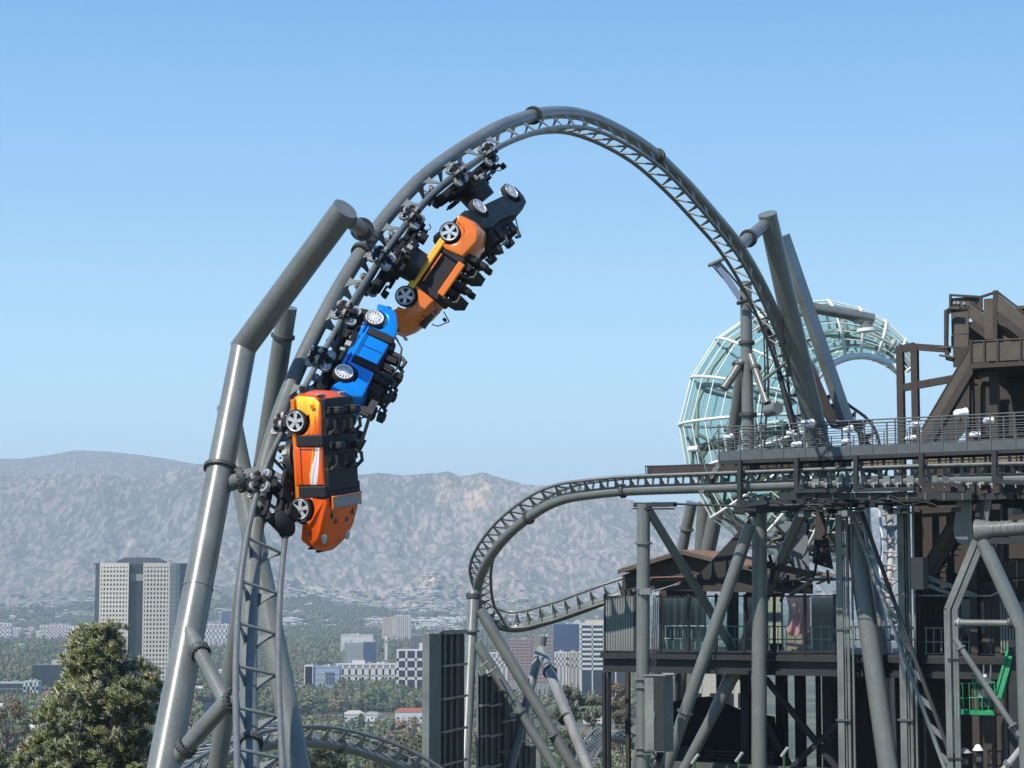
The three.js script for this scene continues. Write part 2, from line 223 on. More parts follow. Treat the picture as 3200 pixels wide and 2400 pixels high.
// bare soil scars, green canyons and irrigated foothills as they lie on the slopes
const SCARS = [[965, 8150, 45, 130, 1.9], [1285, 7700, 50, 160, 1.7], [1350, 8000, 45, 130, 1.5], [1840, 8050, 75, 120, 1.9], [1930, 8000, 50, 120, 1.7], [690, 8050, 30, 120, 1.6], [1380, 9600, 60, 160, 1.35], [1500, 9500, 50, 140, 1.35], [300, 8350, 40, 120, 1.4], [405, 9050, 18, 90, 1.6], [1600, 8450, 60, 120, 1.25]];
function landTone(px, d, x) { const n = fbm(x / 420, d / 700, 4, 201), m = fbm(x / 1500 + 5, d / 2400, 3, 231); let r = .9 + (n - .5) * .5, g = .92 + (n - .5) * .34, b = .95 + (n - .5) * .18; const k = 1.28 * (1 + (m - .5) * .55); r *= k * .94; g *= k * .98; b *= k * 1.05; const irr = 1 - sstep(d, 7000, 8100); r = lerp(r, .8, irr * .8); g = lerp(g, 1.02, irr * .8); b = lerp(b, .8, irr * .8); for (const [sx, sd, wx, wd, a] of SCARS) { const q = Math.hypot((px - sx) / wx, (d - sd) / wd) + (fbm(x / 60, d / 90, 3, 77) - .5) * 1.3, w = 1 - sstep(q, .55, .95); r = lerp(r, r * a * 1.04, w); g = lerp(g, g * a * .96, w); b = lerp(b, b * a * .82, w); } return [r, g, b]; }
 M.valley = std(1, 1, 1, .95, 0, VALLEY);
struct('ground', landMesh((p, d) => landH(p, d), range(-4200, 7400, 200), [2, 20, 60, 100, 150, 190, 240, 300, 380, 460, 560, 680, 800, 950, 1150, 1500, 2000, 2600, 3400, 4300, 5200, 5210]), M.valley);
struct('mountains', landMesh(landH, [...range(-4200, -520, 40), ...range(-500, 3700, 700), ...range(3720, 7400, 40)], range(5200, 10600, 420), .34, landTone), M.scrubTone);
struct('far_mountains', landMesh(backH, range(-1500, 4700, 320), range(11800, 17000, 80), .34), M.scrub);
// ------------------------------------------------------------------ the train
const LIVERY = (() => { // orange paint with printed flames on the rear quarter and a pale swoosh on the door
  const W = 1024, H = 256, c = document.createElement('canvas'); c.width = W; c.height = H; const g = c.getContext('2d'), X = (x) => (x + 2) / 4.4 * W, Y = (y) => H - (y + .1) / 1.1 * H;
  g.fillStyle = '#ee5c10'; g.fillRect(0, 0, W, H); SEED = 42;
  for (const [col, n, s] of [['#f2b21c', 16, 1], ['#f3d92e', 12, .62], ['#cfd62a', 7, .34]]) { g.fillStyle = col; for (let i = 0; i < n; i++) { const y0 = lerp(.12, .8, (i + .5) / n) + rr(-.03, .03), len = rr(.7, 1.15) * s * 1.1, h = rr(.05, .1) * (.5 + s * .5); g.beginPath(); g.moveTo(X(-2), Y(y0 - h)); g.bezierCurveTo(X(-2 + len * .6), Y(y0 - h * .4), X(-2 + len * .8), Y(y0 + h * 1.4), X(-2 + len * 1.25), Y(y0 + h * rr(-1, 1.6))); g.bezierCurveTo(X(-2 + len * .9), Y(y0 + h * 1.2), X(-2 + len * .5), Y(y0 + h * 1.5), X(-2), Y(y0 + h)); g.fill(); } }
  g.fillStyle = '#e9e3e6'; g.beginPath(); g.moveTo(X(-.5), Y(.62)); g.bezierCurveTo(X(-.2), Y(.68), X(.1), Y(.38), X(.35), Y(.42)); g.bezierCurveTo(X(.5), Y(.44), X(.6), Y(.5), X(.95), Y(.4)); g.bezierCurveTo(X(.7), Y(.6), X(.2), Y(.7), X(-.5), Y(.74)); g.fill();
  g.strokeStyle = '#9a4a78'; g.lineWidth = 3; g.beginPath(); g.moveTo(X(-.45), Y(.68)); g.bezierCurveTo(X(0), Y(.66), X(.2), Y(.46), X(.6), Y(.5)); g.stroke(); g.strokeStyle = '#f0c828'; g.lineWidth = 5; g.beginPath(); g.moveTo(X(-.4), Y(.55)); g.bezierCurveTo(X(0), Y(.52), X(.3), Y(.36), X(.85), Y(.46)); g.stroke();
  const t = new THREE.CanvasTexture(c); t.colorSpace = THREE.SRGBColorSpace; return t;
})();
const carPaint = (r, g, b, map = null) => std(r, g, b, .38, 0, map, { clearcoat: .6, clearcoatRoughness: .1, roughnessMap: ROUGH });
const P_FLAME = carPaint(1, 1, 1, LIVERY), P_BLUE = carPaint(.004, .26, .80), P_ORANGE = carPaint(.82, .19, .012), P_YELLOW = carPaint(.95, .52, .03), P_BLACK = std(.008, .013, .012, .45);
P_BLUE.metalness = .25;
M.seat = std(.02, .02, .026, .7, 0, GRIME_FINE); M.seatGrey = std(.07, .068, .062, .6, 0, GRIME_FINE);
M.lens = std(.42, .45, .46, .12, .2); M.rimWhite = std(.74, .75, .76, .35, .1); M.rimDark = std(.02, .02, .022, .5);
// body shell: side profile with wheel arches, extruded across the width, narrowed to the ends and crowned
function shell(top, x0, x1, bottom, arches, hw = .85) {
  const s = new THREE.Shape(); s.moveTo(x0, bottom); const pts = [];
  for (const ax of arches) for (let i = 0; i <= 14; i++) { const a = Math.PI - Math.PI * i / 14; pts.push([ax + Math.cos(a) * .375, Math.max(bottom, .12 + Math.sin(a) * .375)]); }
  for (const p of pts) if (p[0] > x0 && p[0] < x1) s.lineTo(...p); s.lineTo(x1, bottom); for (const p of top) s.lineTo(...p); s.closePath();
  const g = new THREE.ExtrudeGeometry(s, { depth: hw * 2 - .1, steps: 10, bevelEnabled: true, bevelThickness: .05, bevelSize: .05, bevelSegments: 3, bevelOffset: -.05, curveSegments: 8 }); g.translate(0, 0, -hw + .05);
  const p = g.attributes.position; for (let i = 0; i < p.count; i++) { const x = p.getX(i), y = p.getY(i), z = p.getZ(i); const nar = 1 - .16 * sstep(Math.abs(x - .1), 1.2, 2.3) - .05 * sstep(y, .45, .95); p.setZ(i, z * nar); if (y > .3) p.setY(i, y + .05 * (1 - (z / hw) ** 2)); if (x > 1.4) p.setX(i, x - .22 * (z / hw) ** 2 * sstep(x, 1.4, 2.25)); if (x < -1.3) p.setX(i, x + .12 * (z / hw) ** 2); }
  const h = clean(toCreasedNormals(clean(g), .7)), q = h.attributes.position, u = h.attributes.uv; for (let i = 0; i < q.count; i++) { const side = Math.abs(h.attributes.normal.getZ(i)) > .45; u.setXY(i, side ? (q.getX(i) + 2) / 4.4 : .9, side ? (q.getY(i) + .1) / 1.1 : .03); } return h;
}
function wheelGeo(r, spokes, wide) {
  const ty = new THREE.LatheGeometry([[.2 * r / .29, -.09], [r * .93, -.1], [r, -.07], [r, .07], [r * .93, .1], [.2 * r / .29, .09]].map((p) => new THREE.Vector2(...p)), 32).rotateX(Math.PI / 2);
  const gs = [new THREE.LatheGeometry([[r * .72, .02], [r * .72, .1], [r * .83, .118], [r * .85, .1]].map((p) => new THREE.Vector2(...p)), 32).rotateX(Math.PI / 2), new THREE.CylinderGeometry(r * .17, r * .2, .06, 16).rotateX(Math.PI / 2).translate(0, 0, .085)];
  for (let i = 0; i < spokes; i++) { const b = new THREE.BoxGeometry(wide * .85, r * .66, .03), p = b.attributes.position; for (let k = 0; k < p.count; k++) if (p.getY(k) > 0) p.setX(k, p.getX(k) * 1.5); b.translate(0, r * .42, .085); b.rotateZ(i / spokes * 6.2832 + .2); gs.push(b); }
  const disc = new THREE.CylinderGeometry(r * .7, r * .7, .02, 28).rotateX(Math.PI / 2).translate(0, 0, .03);
  return { ty, rim: merge(gs), disc };
}
M.alloy = std(.66, .67, .69, .28, .35);
const WH5 = wheelGeo(.3, 5, .085), WH14 = wheelGeo(.29, 14, .034);
function carWheel(o, x, z, w, rimMat) { const g = new THREE.Group(); g.name = 'wheel'; o.add(g); g.position.set(x, .12, z); if (z < 0) g.rotation.y = Math.PI; mesh(g, 'tyre', w.ty, M.rubber); mesh(g, 'rim', w.rim, rimMat); mesh(g, 'brake_disc', w.disc, M.rimDark); }
function seatGeo() { return merge(rbx(.5, .16, .5, .15, .42, 0, .06), rbx(.17, .78, .5, -.14, .78, 0, .07).applyMatrix4(new THREE.Matrix4().makeRotationZ(.14)), rbx(.16, .24, .3, -.3, 1.3, 0, .06), rbx(.2, .5, .08, -.02, .85, .23, .03), rbx(.2, .5, .08, -.02, .85, -.23, .03)); }
const SEAT = seatGeo(); const BACKS = merge(rbx(.05, .72, .42, -.245, .8, 0, .02).applyMatrix4(new THREE.Matrix4().makeRotationZ(.14)), rbx(.05, .2, .26, -.39, 1.3, 0, .02));
const BAR = merge(sweep([V(-.1, 1.28, .2), V(.12, 1.3, .2), V(.26, 1.1, .19), V(.28, .72, .17)], .05, 10), sweep([V(-.1, 1.28, -.2), V(.12, 1.3, -.2), V(.26, 1.1, -.19), V(.28, .72, -.17)], .05, 10), rbx(.12, .16, .5, .3, .7, 0, .05), rbx(.1, .3, .42, .22, 1.02, 0, .04));
function placeCar(o, f, u, near, px, py, d) { const z = f.clone().cross(u).normalize(), y = z.clone().cross(f).normalize(); const p = at(px, py, d).addScaledVector(z, -near * .86).addScaledVector(y, -.12); o.matrixAutoUpdate = true; const m = basis(f, y, z, p); m.decompose(o.position, o.quaternion, o.scale); }
function seatsFor(o, xs, tall = 1) { for (const x of xs) for (const z of [-.4, .4]) { const s = mesh(o, 'seat', SEAT, M.seat); s.position.set(x, .1, z); s.scale.y = tall; const r = mesh(s, 'restraint', BAR, M.seatGrey); r.name = 'restraint'; mesh(s, 'back_shell', BACKS, M.seatGrey); } }
const ellip = (rx, ry, rz, x, y, z) => new THREE.SphereGeometry(1, 18, 12).scale(rx, ry, rz).translate(x, y, z);
// --- front car: orange with flames, nose down
{
  const o = thing('coaster_car', 'lowest car of the train, orange with yellow flames, nose pointing down', 'coaster car', undefined, 'cars of the coaster train');
  const rear = shell([[-.72, .78], [-1.2, .8], [-1.65, .76], [-1.8, .6], [-1.84, .2]], -1.8, -.72, 0, [-1.1]), door = shell([[.52, .8], [-.46, .78]], -.46, .52, 0, []), front = shell([[2.1, .02], [2.25, .18], [2.24, .34], [2.1, .5], [1.75, .64], [1.25, .78], [.98, .86], [.84, .86]], .84, 2.05, 0, [1.1]);
  mesh(o, 'rear_quarter', rear, P_FLAME); mesh(o, 'door', door, P_FLAME); const fr = mesh(o, 'nose', front, P_FLAME);
  mesh(o, 'sill', merge(rbx(3.1, .12, 1.66, -.1, .02, 0, .03)), P_ORANGE);
  mesh(o, 'cockpit_tub', rbx(2.6, .5, 1.4, -.34, .645, 0, .05), M.seat);
  mesh(o, 'seat_shell', merge(rbx(.3, .78, 1.72, -.6, .48, 0, .04), rbx(.42, .5, 1.46, -.58, .66, 0, .1)), M.seat); mesh(o, 'seat_shell', merge(rbx(.3, .78, 1.72, .68, .48, 0, .04), rbx(.66, .5, 1.46, .4, .68, 0, .1)), M.seat);
  seatsFor(o, [-1.0, -.12], .78);
  for (const x of [-1.1, 1.1]) for (const z of [-.8, .8]) carWheel(o, x, z, WH5, M.alloy);
  for (const z of [-1, 1]) { mesh(o, 'headlight', ellip(.2, .06, .12, 1.83, .575, z * .56), M.lens); mesh(fr, 'hood_vent', merge(rbx(.3, .03, .07, 1.22, .815, z * .5, .01), rbx(.2, .03, .14, 1.42, .765, z * .26, .01).applyMatrix4(new THREE.Matrix4())), M.rimDark); mesh(fr, 'air_intake', rbx(.05, .13, .3, 2.12, .2, z * .52, .03), M.rimDark); mesh(fr, 'side_marker', rbx(.12, .09, .02, 1.72, .28, z * .80, .01), M.rimDark); }
  mesh(fr, 'grille', rbx(.05, .12, .62, 2.24, .2, 0, .03), M.rimDark);
  const ws = mesh(o, 'windshield', rbx(.3, .02, 1.3, .96, .97, 0, .01).applyMatrix4(new THREE.Matrix4()), std(.1, .11, .12, .08)); ws.rotation.z = 0;
  mesh(ws, 'windshield_frame', merge(rbx(.04, .05, 1.42, .82, 1.0, 0, .02), rbx(.34, .05, .05, .96, .96, .68, .02), rbx(.34, .05, .05, .96, .96, -.68, .02)), P_ORANGE);
  for (const z of [-.45, .45]) mesh(o, 'exhaust', new THREE.CylinderGeometry(.075, .075, .16, 16).rotateZ(Math.PI / 2).translate(-1.88, .1, z), M.black);
  for (const z of [-.52, .52]) mesh(o, 'tail_light', rbx(.05, .12, .3, -1.74, .66, z, .04), M.lens);
  for (const z of [-1, 1]) { mesh(o, 'door_seam', merge(bx(.96, .012, .012, .03, .2, z * .856), bx(.012, .5, .012, -.4, .46, z * .85)), M.rimDark); mesh(o, 'fuel_cap', new THREE.CylinderGeometry(.06, .06, .012, 16).rotateX(Math.PI / 2).translate(-1.45, .6, z * .835), P_ORANGE); }
  placeCar(o, V(.05, -.99, -.13).normalize(), V(.89, 0, .45).normalize(), 1, 932, 1454, 54.4);
}
// --- second car: blue, tail down with a big wing
{
  const o = thing('coaster_car', 'second car of the train, glossy blue with pale multi spoke wheels and a rear wing', 'coaster car', undefined, 'cars of the coaster train');
  const rear = shell([[-.62, .8], [-1.2, .84], [-1.62, .84], [-1.75, .6], [-1.72, .1]], -1.72, -.62, 0, [-1.1]), door = shell([[.5, .8], [-.34, .78]], -.34, .5, 0, []), front = shell([[1.85, .02], [1.92, .2], [1.9, .42], [1.7, .58], [1.25, .76], [.9, .84], [.78, .84]], .78, 1.8, 0, [1.1]);
  mesh(o, 'rear_quarter', rear, P_BLUE); mesh(o, 'door', door, P_BLUE); const fr = mesh(o, 'nose', front, P_BLUE);
  mesh(o, 'sill', merge(rbx(2.0, .09, 1.7, 0, -.02, 0, .03), rbx(1.5, .07, 1.74, 0, .1, 0, .03)), P_BLUE); mesh(o, 'cockpit_tub', rbx(2.2, .5, 1.5, -.05, .6, 0, .05), M.seat);
  for (const x of [-.48, .64]) mesh(o, 'seat_shell', merge(rbx(.26, .72, 1.72, x, .5, 0, .04), rbx(.36, .5, 1.46, x - .06, .72, 0, .1)), M.seat);
  seatsFor(o, [-.62, .2]); for (const x of [-1.1, 1.1]) for (const z of [-.8, .8]) carWheel(o, x, z, WH14, M.rimWhite);
  mesh(fr, 'bumper_vent', merge(rbx(.03, .14, .3, 1.9, .3, .5, .02), rbx(.03, .14, .3, 1.9, .3, -.5, .02)), M.rimDark);
  mesh(o, 'tail_panel', rbx(.05, .42, 1.3, -1.74, .42, 0, .03), std(.02, .028, .05, .3)); mesh(o, 'rear_wing', merge(rbx(.42, .04, 1.62, -1.78, 1.22, 0, .02), rbx(.3, .34, .03, -1.72, 1.04, .5, .01), rbx(.3, .34, .03, -1.72, 1.04, -.5, .01), rbx(.5, .2, .03, -1.78, 1.2, .82, .01), rbx(.5, .2, .03, -1.78, 1.2, -.82, .01)), M.seatGrey);
  mesh(o, 'roll_bar', merge([-.66, .66].map((z) => sweep([V(.95, .86, z), V(.7, 1.14, z * .95), V(.1, 1.28, z * .92), V(-.6, 1.24, z * .92), V(-1.1, .86, z)].reduce((a, p, i, q) => a.concat(i ? [0.5, 1].map((t) => q[i - 1].clone().lerp(p, t)) : [p]), []), .025, 8))), M.black);
  for (const z of [-1, 1]) mesh(o, 'door_seam', merge(bx(.012, .6, .012, .06, .46, z * .853), bx(.8, .014, .012, .08, .17, z * .876)), M.rimDark);
  placeCar(o, V(.32, .73, -.6).normalize(), V(.91, -.4, 0).normalize(), -1, 1123, 1078, 57.6);
}
// --- third car: orange open frame with yellow sill
{
  const o = thing('coaster_car', 'third car of the train, orange with a yellow sill beam and open black side', 'coaster car', undefined, 'cars of the coaster train');
  const rear = shell([[-.62, .3], [-.72, .82], [-1.3, .9], [-1.72, .72], [-1.8, .4]], -1.75, -.7, .02, [-1.1]), front = shell([[1.8, .1], [2.12, .3], [2.1, .46], [1.85, .62], [1.2, .8], [.75, .86], [.68, .3]], .7, 1.75, .02, [1.1]);
  mesh(o, 'rear_quarter', rear, P_ORANGE); const fr = mesh(o, 'nose', front, P_ORANGE); for (const z of [-.8, .8]) { mesh(o, 'sill_beam', rbx(1.75, .2, .14, 0, .08, z, .04), P_YELLOW); mesh(o, 'door_rail', rbx(1.1, .22, .1, -.02, .92, z, .04), P_ORANGE); mesh(o, 'door_trim', rbx(.95, .05, .06, 0, .28, z, .02), P_ORANGE); }
  mesh(o, 'cockpit_tub', rbx(2.2, .72, 1.46, -.02, .45, 0, .05), M.seat); seatsFor(o, [-.55, .3]);
  for (const x of [-.6, .62]) mesh(o, 'seat_shell', rbx(.24, .8, 1.6, x, .56, 0, .08), M.seat);
  for (const x of [-1.1, 1.1]) for (const z of [-.8, .8]) { carWheel(o, x, z, WH5, M.alloy); mesh(o, 'wheel_arch', new THREE.TorusGeometry(.385, .035, 8, 28, Math.PI).translate(x, .12, z * 1.02), P_ORANGE); }
  mesh(fr, 'grille', rbx(.06, .2, 1.1, 2.06, .36, 0, .03), M.rimDark); mesh(fr, 'hood_scoop', rbx(.5, .1, .5, 1.3, .84, 0, .04), M.rimDark); for (const z of [-.55, .55]) mesh(o, 'headlight', ellip(.05, .07, .12, 2.08, .5, z), M.lens);
  for (const z of [-.86, .86]) mesh(o, 'side_mirror', merge(rbx(.1, .1, .2, .98, 1.06, z, .03), sweep([V(.8, .9, z), V(.95, 1.2, z), V(1.25, 1.0, z), V(1.3, .82, z)], .016, 6)), M.black);
  placeCar(o, V(-.565, -.82, -.06).normalize(), V(.8, -.58, .12).normalize(), V(-.565, -.82, -.06).cross(V(.8, -.58, .12)).z > 0 ? 1 : -1, 1336, 825, 60.9);
}
// --- last car: black roadster
{
  const o = thing('coaster_car', 'topmost car of the train, black roadster with bright wheels', 'coaster car', undefined, 'cars of the coaster train');
  mesh(o, 'body', shell([[1.78, .05], [1.9, .24], [1.88, .42], [1.6, .62], [1.1, .76], [.7, .82], [.2, .74], [-.6, .74], [-1.1, .82], [-1.6, .74], [-1.8, .5], [-1.82, .2]], -1.78, 1.75, 0, [-1.1, 1.1]), P_BLACK);
  mesh(o, 'cockpit_tub', rbx(1.8, .3, 1.3, -.25, .74, 0, .05), M.seat); seatsFor(o, [-.75, .1]);
  for (const x of [-1.1, 1.1]) for (const z of [-.8, .8]) carWheel(o, x, z, WH14, M.alloy);
  for (const z of [-.86, .86]) mesh(o, 'side_vent', rbx(.3, .16, .02, .3, .42, z * .985, .01), M.rimDark);
  mesh(o, 'windshield_frame', merge(sweep([V(.72, .84, -.62), V(.45, 1.2, -.58), V(.45, 1.2, .58), V(.72, .84, .62)], .02, 8)), M.black); mesh(o, 'side_marker', merge(rbx(.12, .05, .02, 1.62, .44, .74, .01), rbx(.12, .05, .02, 1.62, .44, -.74, .01)), M.lens);
  const f = V(.42, .36, -.83).normalize(), u = V(.62, -.78, .0).normalize(); placeCar(o, f, u, f.clone().cross(u).z > 0 ? 1 : -1, 1547, 622, 63.4);
}
// --- chassis under each car, riding on the rails
{
  const W1 = merge(new THREE.CylinderGeometry(.155, .155, .09, 26).rotateX(Math.PI / 2)), HUB = merge(new THREE.CylinderGeometry(.09, .09, .1, 18).rotateX(Math.PI / 2), new THREE.CylinderGeometry(.035, .04, .2, 10).rotateX(Math.PI / 2)), W2 = merge(new THREE.CylinderGeometry(.12, .12, .075, 24).rotateX(Math.PI / 2)), HUB2 = merge(new THREE.CylinderGeometry(.07, .07, .085, 16).rotateX(Math.PI / 2), new THREE.CylinderGeometry(.03, .03, .16, 8).rotateX(Math.PI / 2));
  const rnds = (n, f) => Array.from({ length: n }, (_, i) => f(i));
  const labels = ['black wheeled chassis under the flame painted car', 'black wheeled chassis under the blue car', 'black wheeled chassis under the open orange car', 'black wheeled chassis under the topmost black car'];
  [[[800, 1572], [852, 1372]], [[975, 1150], [1050, 1000]], [[1180, 840], [1272, 706]], [[1405, 568], [1500, 497]]].forEach(([a, b], ci) => {
    SEED = 100 + ci * 7; const sa = T1.near(a[0] - 30, a[1]), sb = T1.near(b[0] - 30, b[1]), sm = (sa + sb) / 2, half = (sb - sa) / 2, f = T1.frame(sm), o = thing('car_chassis', labels[ci], 'chassis', undefined, 'chassis of the coaster train');
    const X = f.t.clone().negate(), p = f.p.clone().addScaledVector(f.n, T1.h); basis(X, f.n, X.clone().cross(f.n), p).decompose(o.position, o.quaternion, o.scale);
    mesh(o, 'chassis_frame', merge(rbx(half * 2 + 1.0, .2, .42, .1, .3, 0, .04), rbx(half * 2 + .5, .1, .8, 0, .42, 0, .03), rbx(.3, .22, 1.2, half, .26, 0, .05), rbx(.3, .22, 1.2, -half, .26, 0, .05)), M.blackMatt);
    mesh(o, 'turntable', merge(new THREE.CylinderGeometry(.62, .66, .16, 32).translate(0, .56, 0), new THREE.CylinderGeometry(.46, .5, .5, 24).translate(0, .85, 0)), M.black);
    mesh(o, 'drive_gear', merge(rnds(34, () => { const w = rr(.06, .34), h = rr(.05, .24), d = rr(.06, .3); return rbx(w, h, d, rr(-half - .5, half + .5), rr(.3, .68), rr(-.56, .56), .02, 1); }), rnds(8, () => { const x = rr(-half, half), y = rr(.35, .65), z = rr(-.5, .5); return pipe(V(x, y, z), V(x + rr(-.3, .3), y + rr(-.1, .1), z + rr(-.2, .2)), .03, .03, 8); })), M.blackMatt);
    for (const [x, y, z, w, h, d] of [[.14, .5, .6, .17, .16, .1], [-.1, .5, .58, .1, .1, .1], [.14, .5, -.6, .17, .16, .1], [.36, .42, .58, .1, .14, .08]]) mesh(o, 'junction_box', rbx(w, h, d, x, y, z, .015), M.pale);
    mesh(o, 'hose', merge([-.55, .55].map((z) => sweep(rnds(9, (i) => V(-half - .1 + i * .1, .6 + .1 * Math.sin(i * .9), z + .04 * Math.sin(i))), .016, 6))), M.black);
    for (const x of [-half, half]) { const fr = T1.frame(sm - x), q = fr.p.clone().addScaledVector(fr.n, T1.h).sub(o.position).applyQuaternion(o.quaternion.clone().invert()), xd = fr.t.clone().negate().applyQuaternion(o.quaternion.clone().invert()), nd = fr.n.clone().applyQuaternion(o.quaternion.clone().invert());
      for (const k of [-1, 1]) { const bg = new THREE.Group(); bg.name = 'bogie'; o.add(bg); basis(xd, nd, xd.clone().cross(nd), q.clone().addScaledVector(xd.clone().cross(nd), k * T1.g / 2)).decompose(bg.position, bg.quaternion, bg.scale);
        mesh(bg, 'bracket', merge(rbx(.5, .1, .1, 0, .1, k * .17, .02), rbx(.5, .1, .1, 0, -.16, k * .17, .02), rbx(.14, .5, .1, 0, 0, k * .19, .03), rbx(.2, .14, .34, 0, .26, -k * .05, .03), rbx(.1, .34, .06, .2, 0, k * .22, .02), rbx(.1, .34, .06, -.2, 0, k * .22, .02)), M.blackMatt);
        for (const wx of [-.19, .19]) { const a1 = mesh(bg, 'running_wheel', W1, M.poly); a1.position.set(wx, .235, k * .03); mesh(a1, 'hub', HUB, M.chrome); const a2 = mesh(bg, 'upstop_wheel', W2, M.poly); a2.position.set(wx * 1.15, -.2, k * .05); mesh(a2, 'hub', HUB2, M.chrome); const a3 = mesh(bg, 'side_wheel', W2, M.poly); a3.rotation.x = Math.PI / 2; a3.position.set(wx * .8, 0, k * .2); mesh(a3, 'hub', HUB2, M.chrome); } } }
    if (ci === 0) mesh(o, 'front_bumper', merge(ellip(.3, .2, .4, half + .8, .36, -.1), rbx(.8, .12, .12, half + .5, .12, .4, .03), rbx(.8, .12, .12, half + .5, .12, -.4, .03), rbx(.14, .14, 1.1, half + .85, .16, 0, .03), rbx(.4, .2, .4, half + .5, .5, -.1, .06), rbx(.24, .16, .24, half + .9, .24, .35, .05), rbx(.2, .16, .24, half + .95, .25, -.3, .04)), M.blackMatt);
  });
}
// ------------------------------------------------------------------ ride building: everything lies on planes parallel to its front
const RA = at(2250, HORIZON, 96), RB = at(3200, HORIZON, 88.5), R1 = RB.clone().sub(RA).setY(0).normalize(), RN = V(-R1.z, 0, R1.x); if (RN.z > 0) RN.negate(); // R1 along the front, RN away from the camera
let KO = 0; // extra distance behind the front for what stands further in
function R(px, py, k = 0) { const r = ray(px, py), p0 = RA.clone().addScaledVector(RN, k + KO), t = p0.clone().sub(EYE).dot(RN) / r.dot(RN); return EYE.clone().addScaledVector(r, t); }
const rbeam = (x0, y0, x1, y1, k0, k1, w, h = w) => beam(R(x0, y0, k0), R(x1, y1, k1), w, h, RN);
const rpipe = (x0, y0, x1, y1, k0, k1, r, r2 = r) => pipe(R(x0, y0, k0), R(x1, y1, k1), r, r2, 22);
function slab(x0, y0, x1, y1, k0, k1) { // upright box on the front plane between two pixels, from layer k0 to k1 behind
  const a = R(x0, y0, k0), b = R(x1, y0, k0), c = R(x0, y1, k0), w = b.clone().sub(a).dot(R1), h = a.y - c.y, d = k1 - k0; const g = bx(Math.abs(w), Math.abs(h), Math.abs(d)); g.applyMatrix4(basis(R1, V(0, 1, 0), RN.clone().negate(), a.clone().addScaledVector(R1, w / 2).addScaledVector(V(0, 1, 0), -h / 2).addScaledVector(RN, d / 2))); return g;
}
const toGround = (p) => V(p.x, GROUND_Y, p.z);
M.catwalk = std(.135, .155, .165, .55, 0, GRIME_FINE); M.tray = std(.30, .26, .19, .8, 0, GRIME_FINE); M.corr = std(.24, .265, .245, .55, 0, GRIME);
M.lampWhite = std(.85, .86, .86, .4);
// --- upper catwalk
{
  const o = thing('catwalk', 'long grey steel catwalk with railings above the launch track', 'catwalk', R(2247, 1440, 0)), x0 = 2247, x1 = 3330, L = R(x1, 1400).sub(R(x0, 1440)).dot(R1), y0 = R(x0, 1441).y, at1 = (s, y, k) => R(x0, 1441, 0).setY(y0 + y).addScaledVector(R1, s).addScaledVector(RN, k);
  part(o, 'deck', beam(at1(0, .05, .8), at1(L, .05, .8), .06, 1.5, RN), M.catwalk); part(o, 'edge_beam', [beam(at1(0, -.06, .02), at1(L, -.06, .02), .16, .14, RN), beam(at1(0, -.06, 1.58), at1(L, -.06, 1.58), .16, .14, RN)], M.frame);
  const n = Math.round(L / 1.02), st = L / n; for (let i = 0; i < n; i++) part(o, 'toe_plate', beam(at1(i * st + .035, .22, 0), at1((i + 1) * st - .035, .22, 0), .42, .012, RN), M.catwalk);
  for (const k of [0, 1.56]) { for (let i = 0; i <= n; i++) part(o, 'post', beam(at1(i * st, 0, k - .02), at1(i * st, 1.5, k - .02), .055, .055, RN), M.catwalk); for (const [h, r] of [[1.5, .032], [1.22, .018], [1.0, .018], [.78, .018], [.58, .018]]) part(o, 'rail', pipe(at1(0, h, k - .02), at1(L, h, k - .02), r, r, 10), M.catwalk); for (let i = 0; i < n; i++) if (hash(i, k * 10, 4) > .35) part(o, 'baluster', pipe(at1((i + .5) * st, .4, k), at1((i + .5) * st, 1.0, k), .022, .022, 8), M.catwalk); }
  // stair down to the launch level
  for (const k of [.15, 1.1]) part(o, 'stair_stringer', rbeam(2255, 1440, 2188, 1540, k, k, .22, .06), M.steel);
  for (let i = 0; i < 8; i++) { const t = (i + .5) / 8; part(o, 'stair_tread', beam(R(lerp(2258, 2192, t), lerp(1448, 1540, t), .15), R(lerp(2258, 2192, t), lerp(1448, 1540, t), 1.1), .25, .04, V(0, 1, 0)), M.frame); }
  part(o, 'stair_rail', [rpipe(2247, 1338, 2192, 1420, -.02, -.02, .028), rpipe(2247, 1440, 2220, 1380, -.02, -.02, .03), rpipe(2192, 1420, 2216, 1498, -.02, -.02, .03)], M.steel);
}
// --- hangers below the catwalk
[[2312, 1438, 1582, 2400, 1570], [2490, 1430, 1535, 2660, 1532], [2675, 1424, 1532, 2860, 1528], [2880, 1416, 1512, 3010, 1516], [3108, 1408, 1505, 3260, 1512]].forEach(([x, y0, y1, x2, y2], i) => { const o = thing('track_hanger', ['dark hanger bracket beside the catwalk stair', 'second dark hanger bracket from the catwalk stair', 'third dark hanger bracket from the catwalk stair', 'fourth dark hanger bracket from the catwalk stair', 'fifth dark hanger bracket, farthest from the catwalk stair'][i], 'bracket', R(x, y1, -.3), 'hangers below the catwalk'); part(o, 'upright', rbeam(x, y0, x, y1 + 6, -.35, -.35, .19, .19), M.frame); part(o, 'foot_beam', rbeam(x - 6, y1, x2, y2, -.35, -.35, .16, .2), M.frame); part(o, 'gusset', plate([R(x + 8, y1 - 22, -.35), R(x + 30, y1 - 2, -.35), R(x + 8, y1 - 2, -.35)], .2), M.frame); });
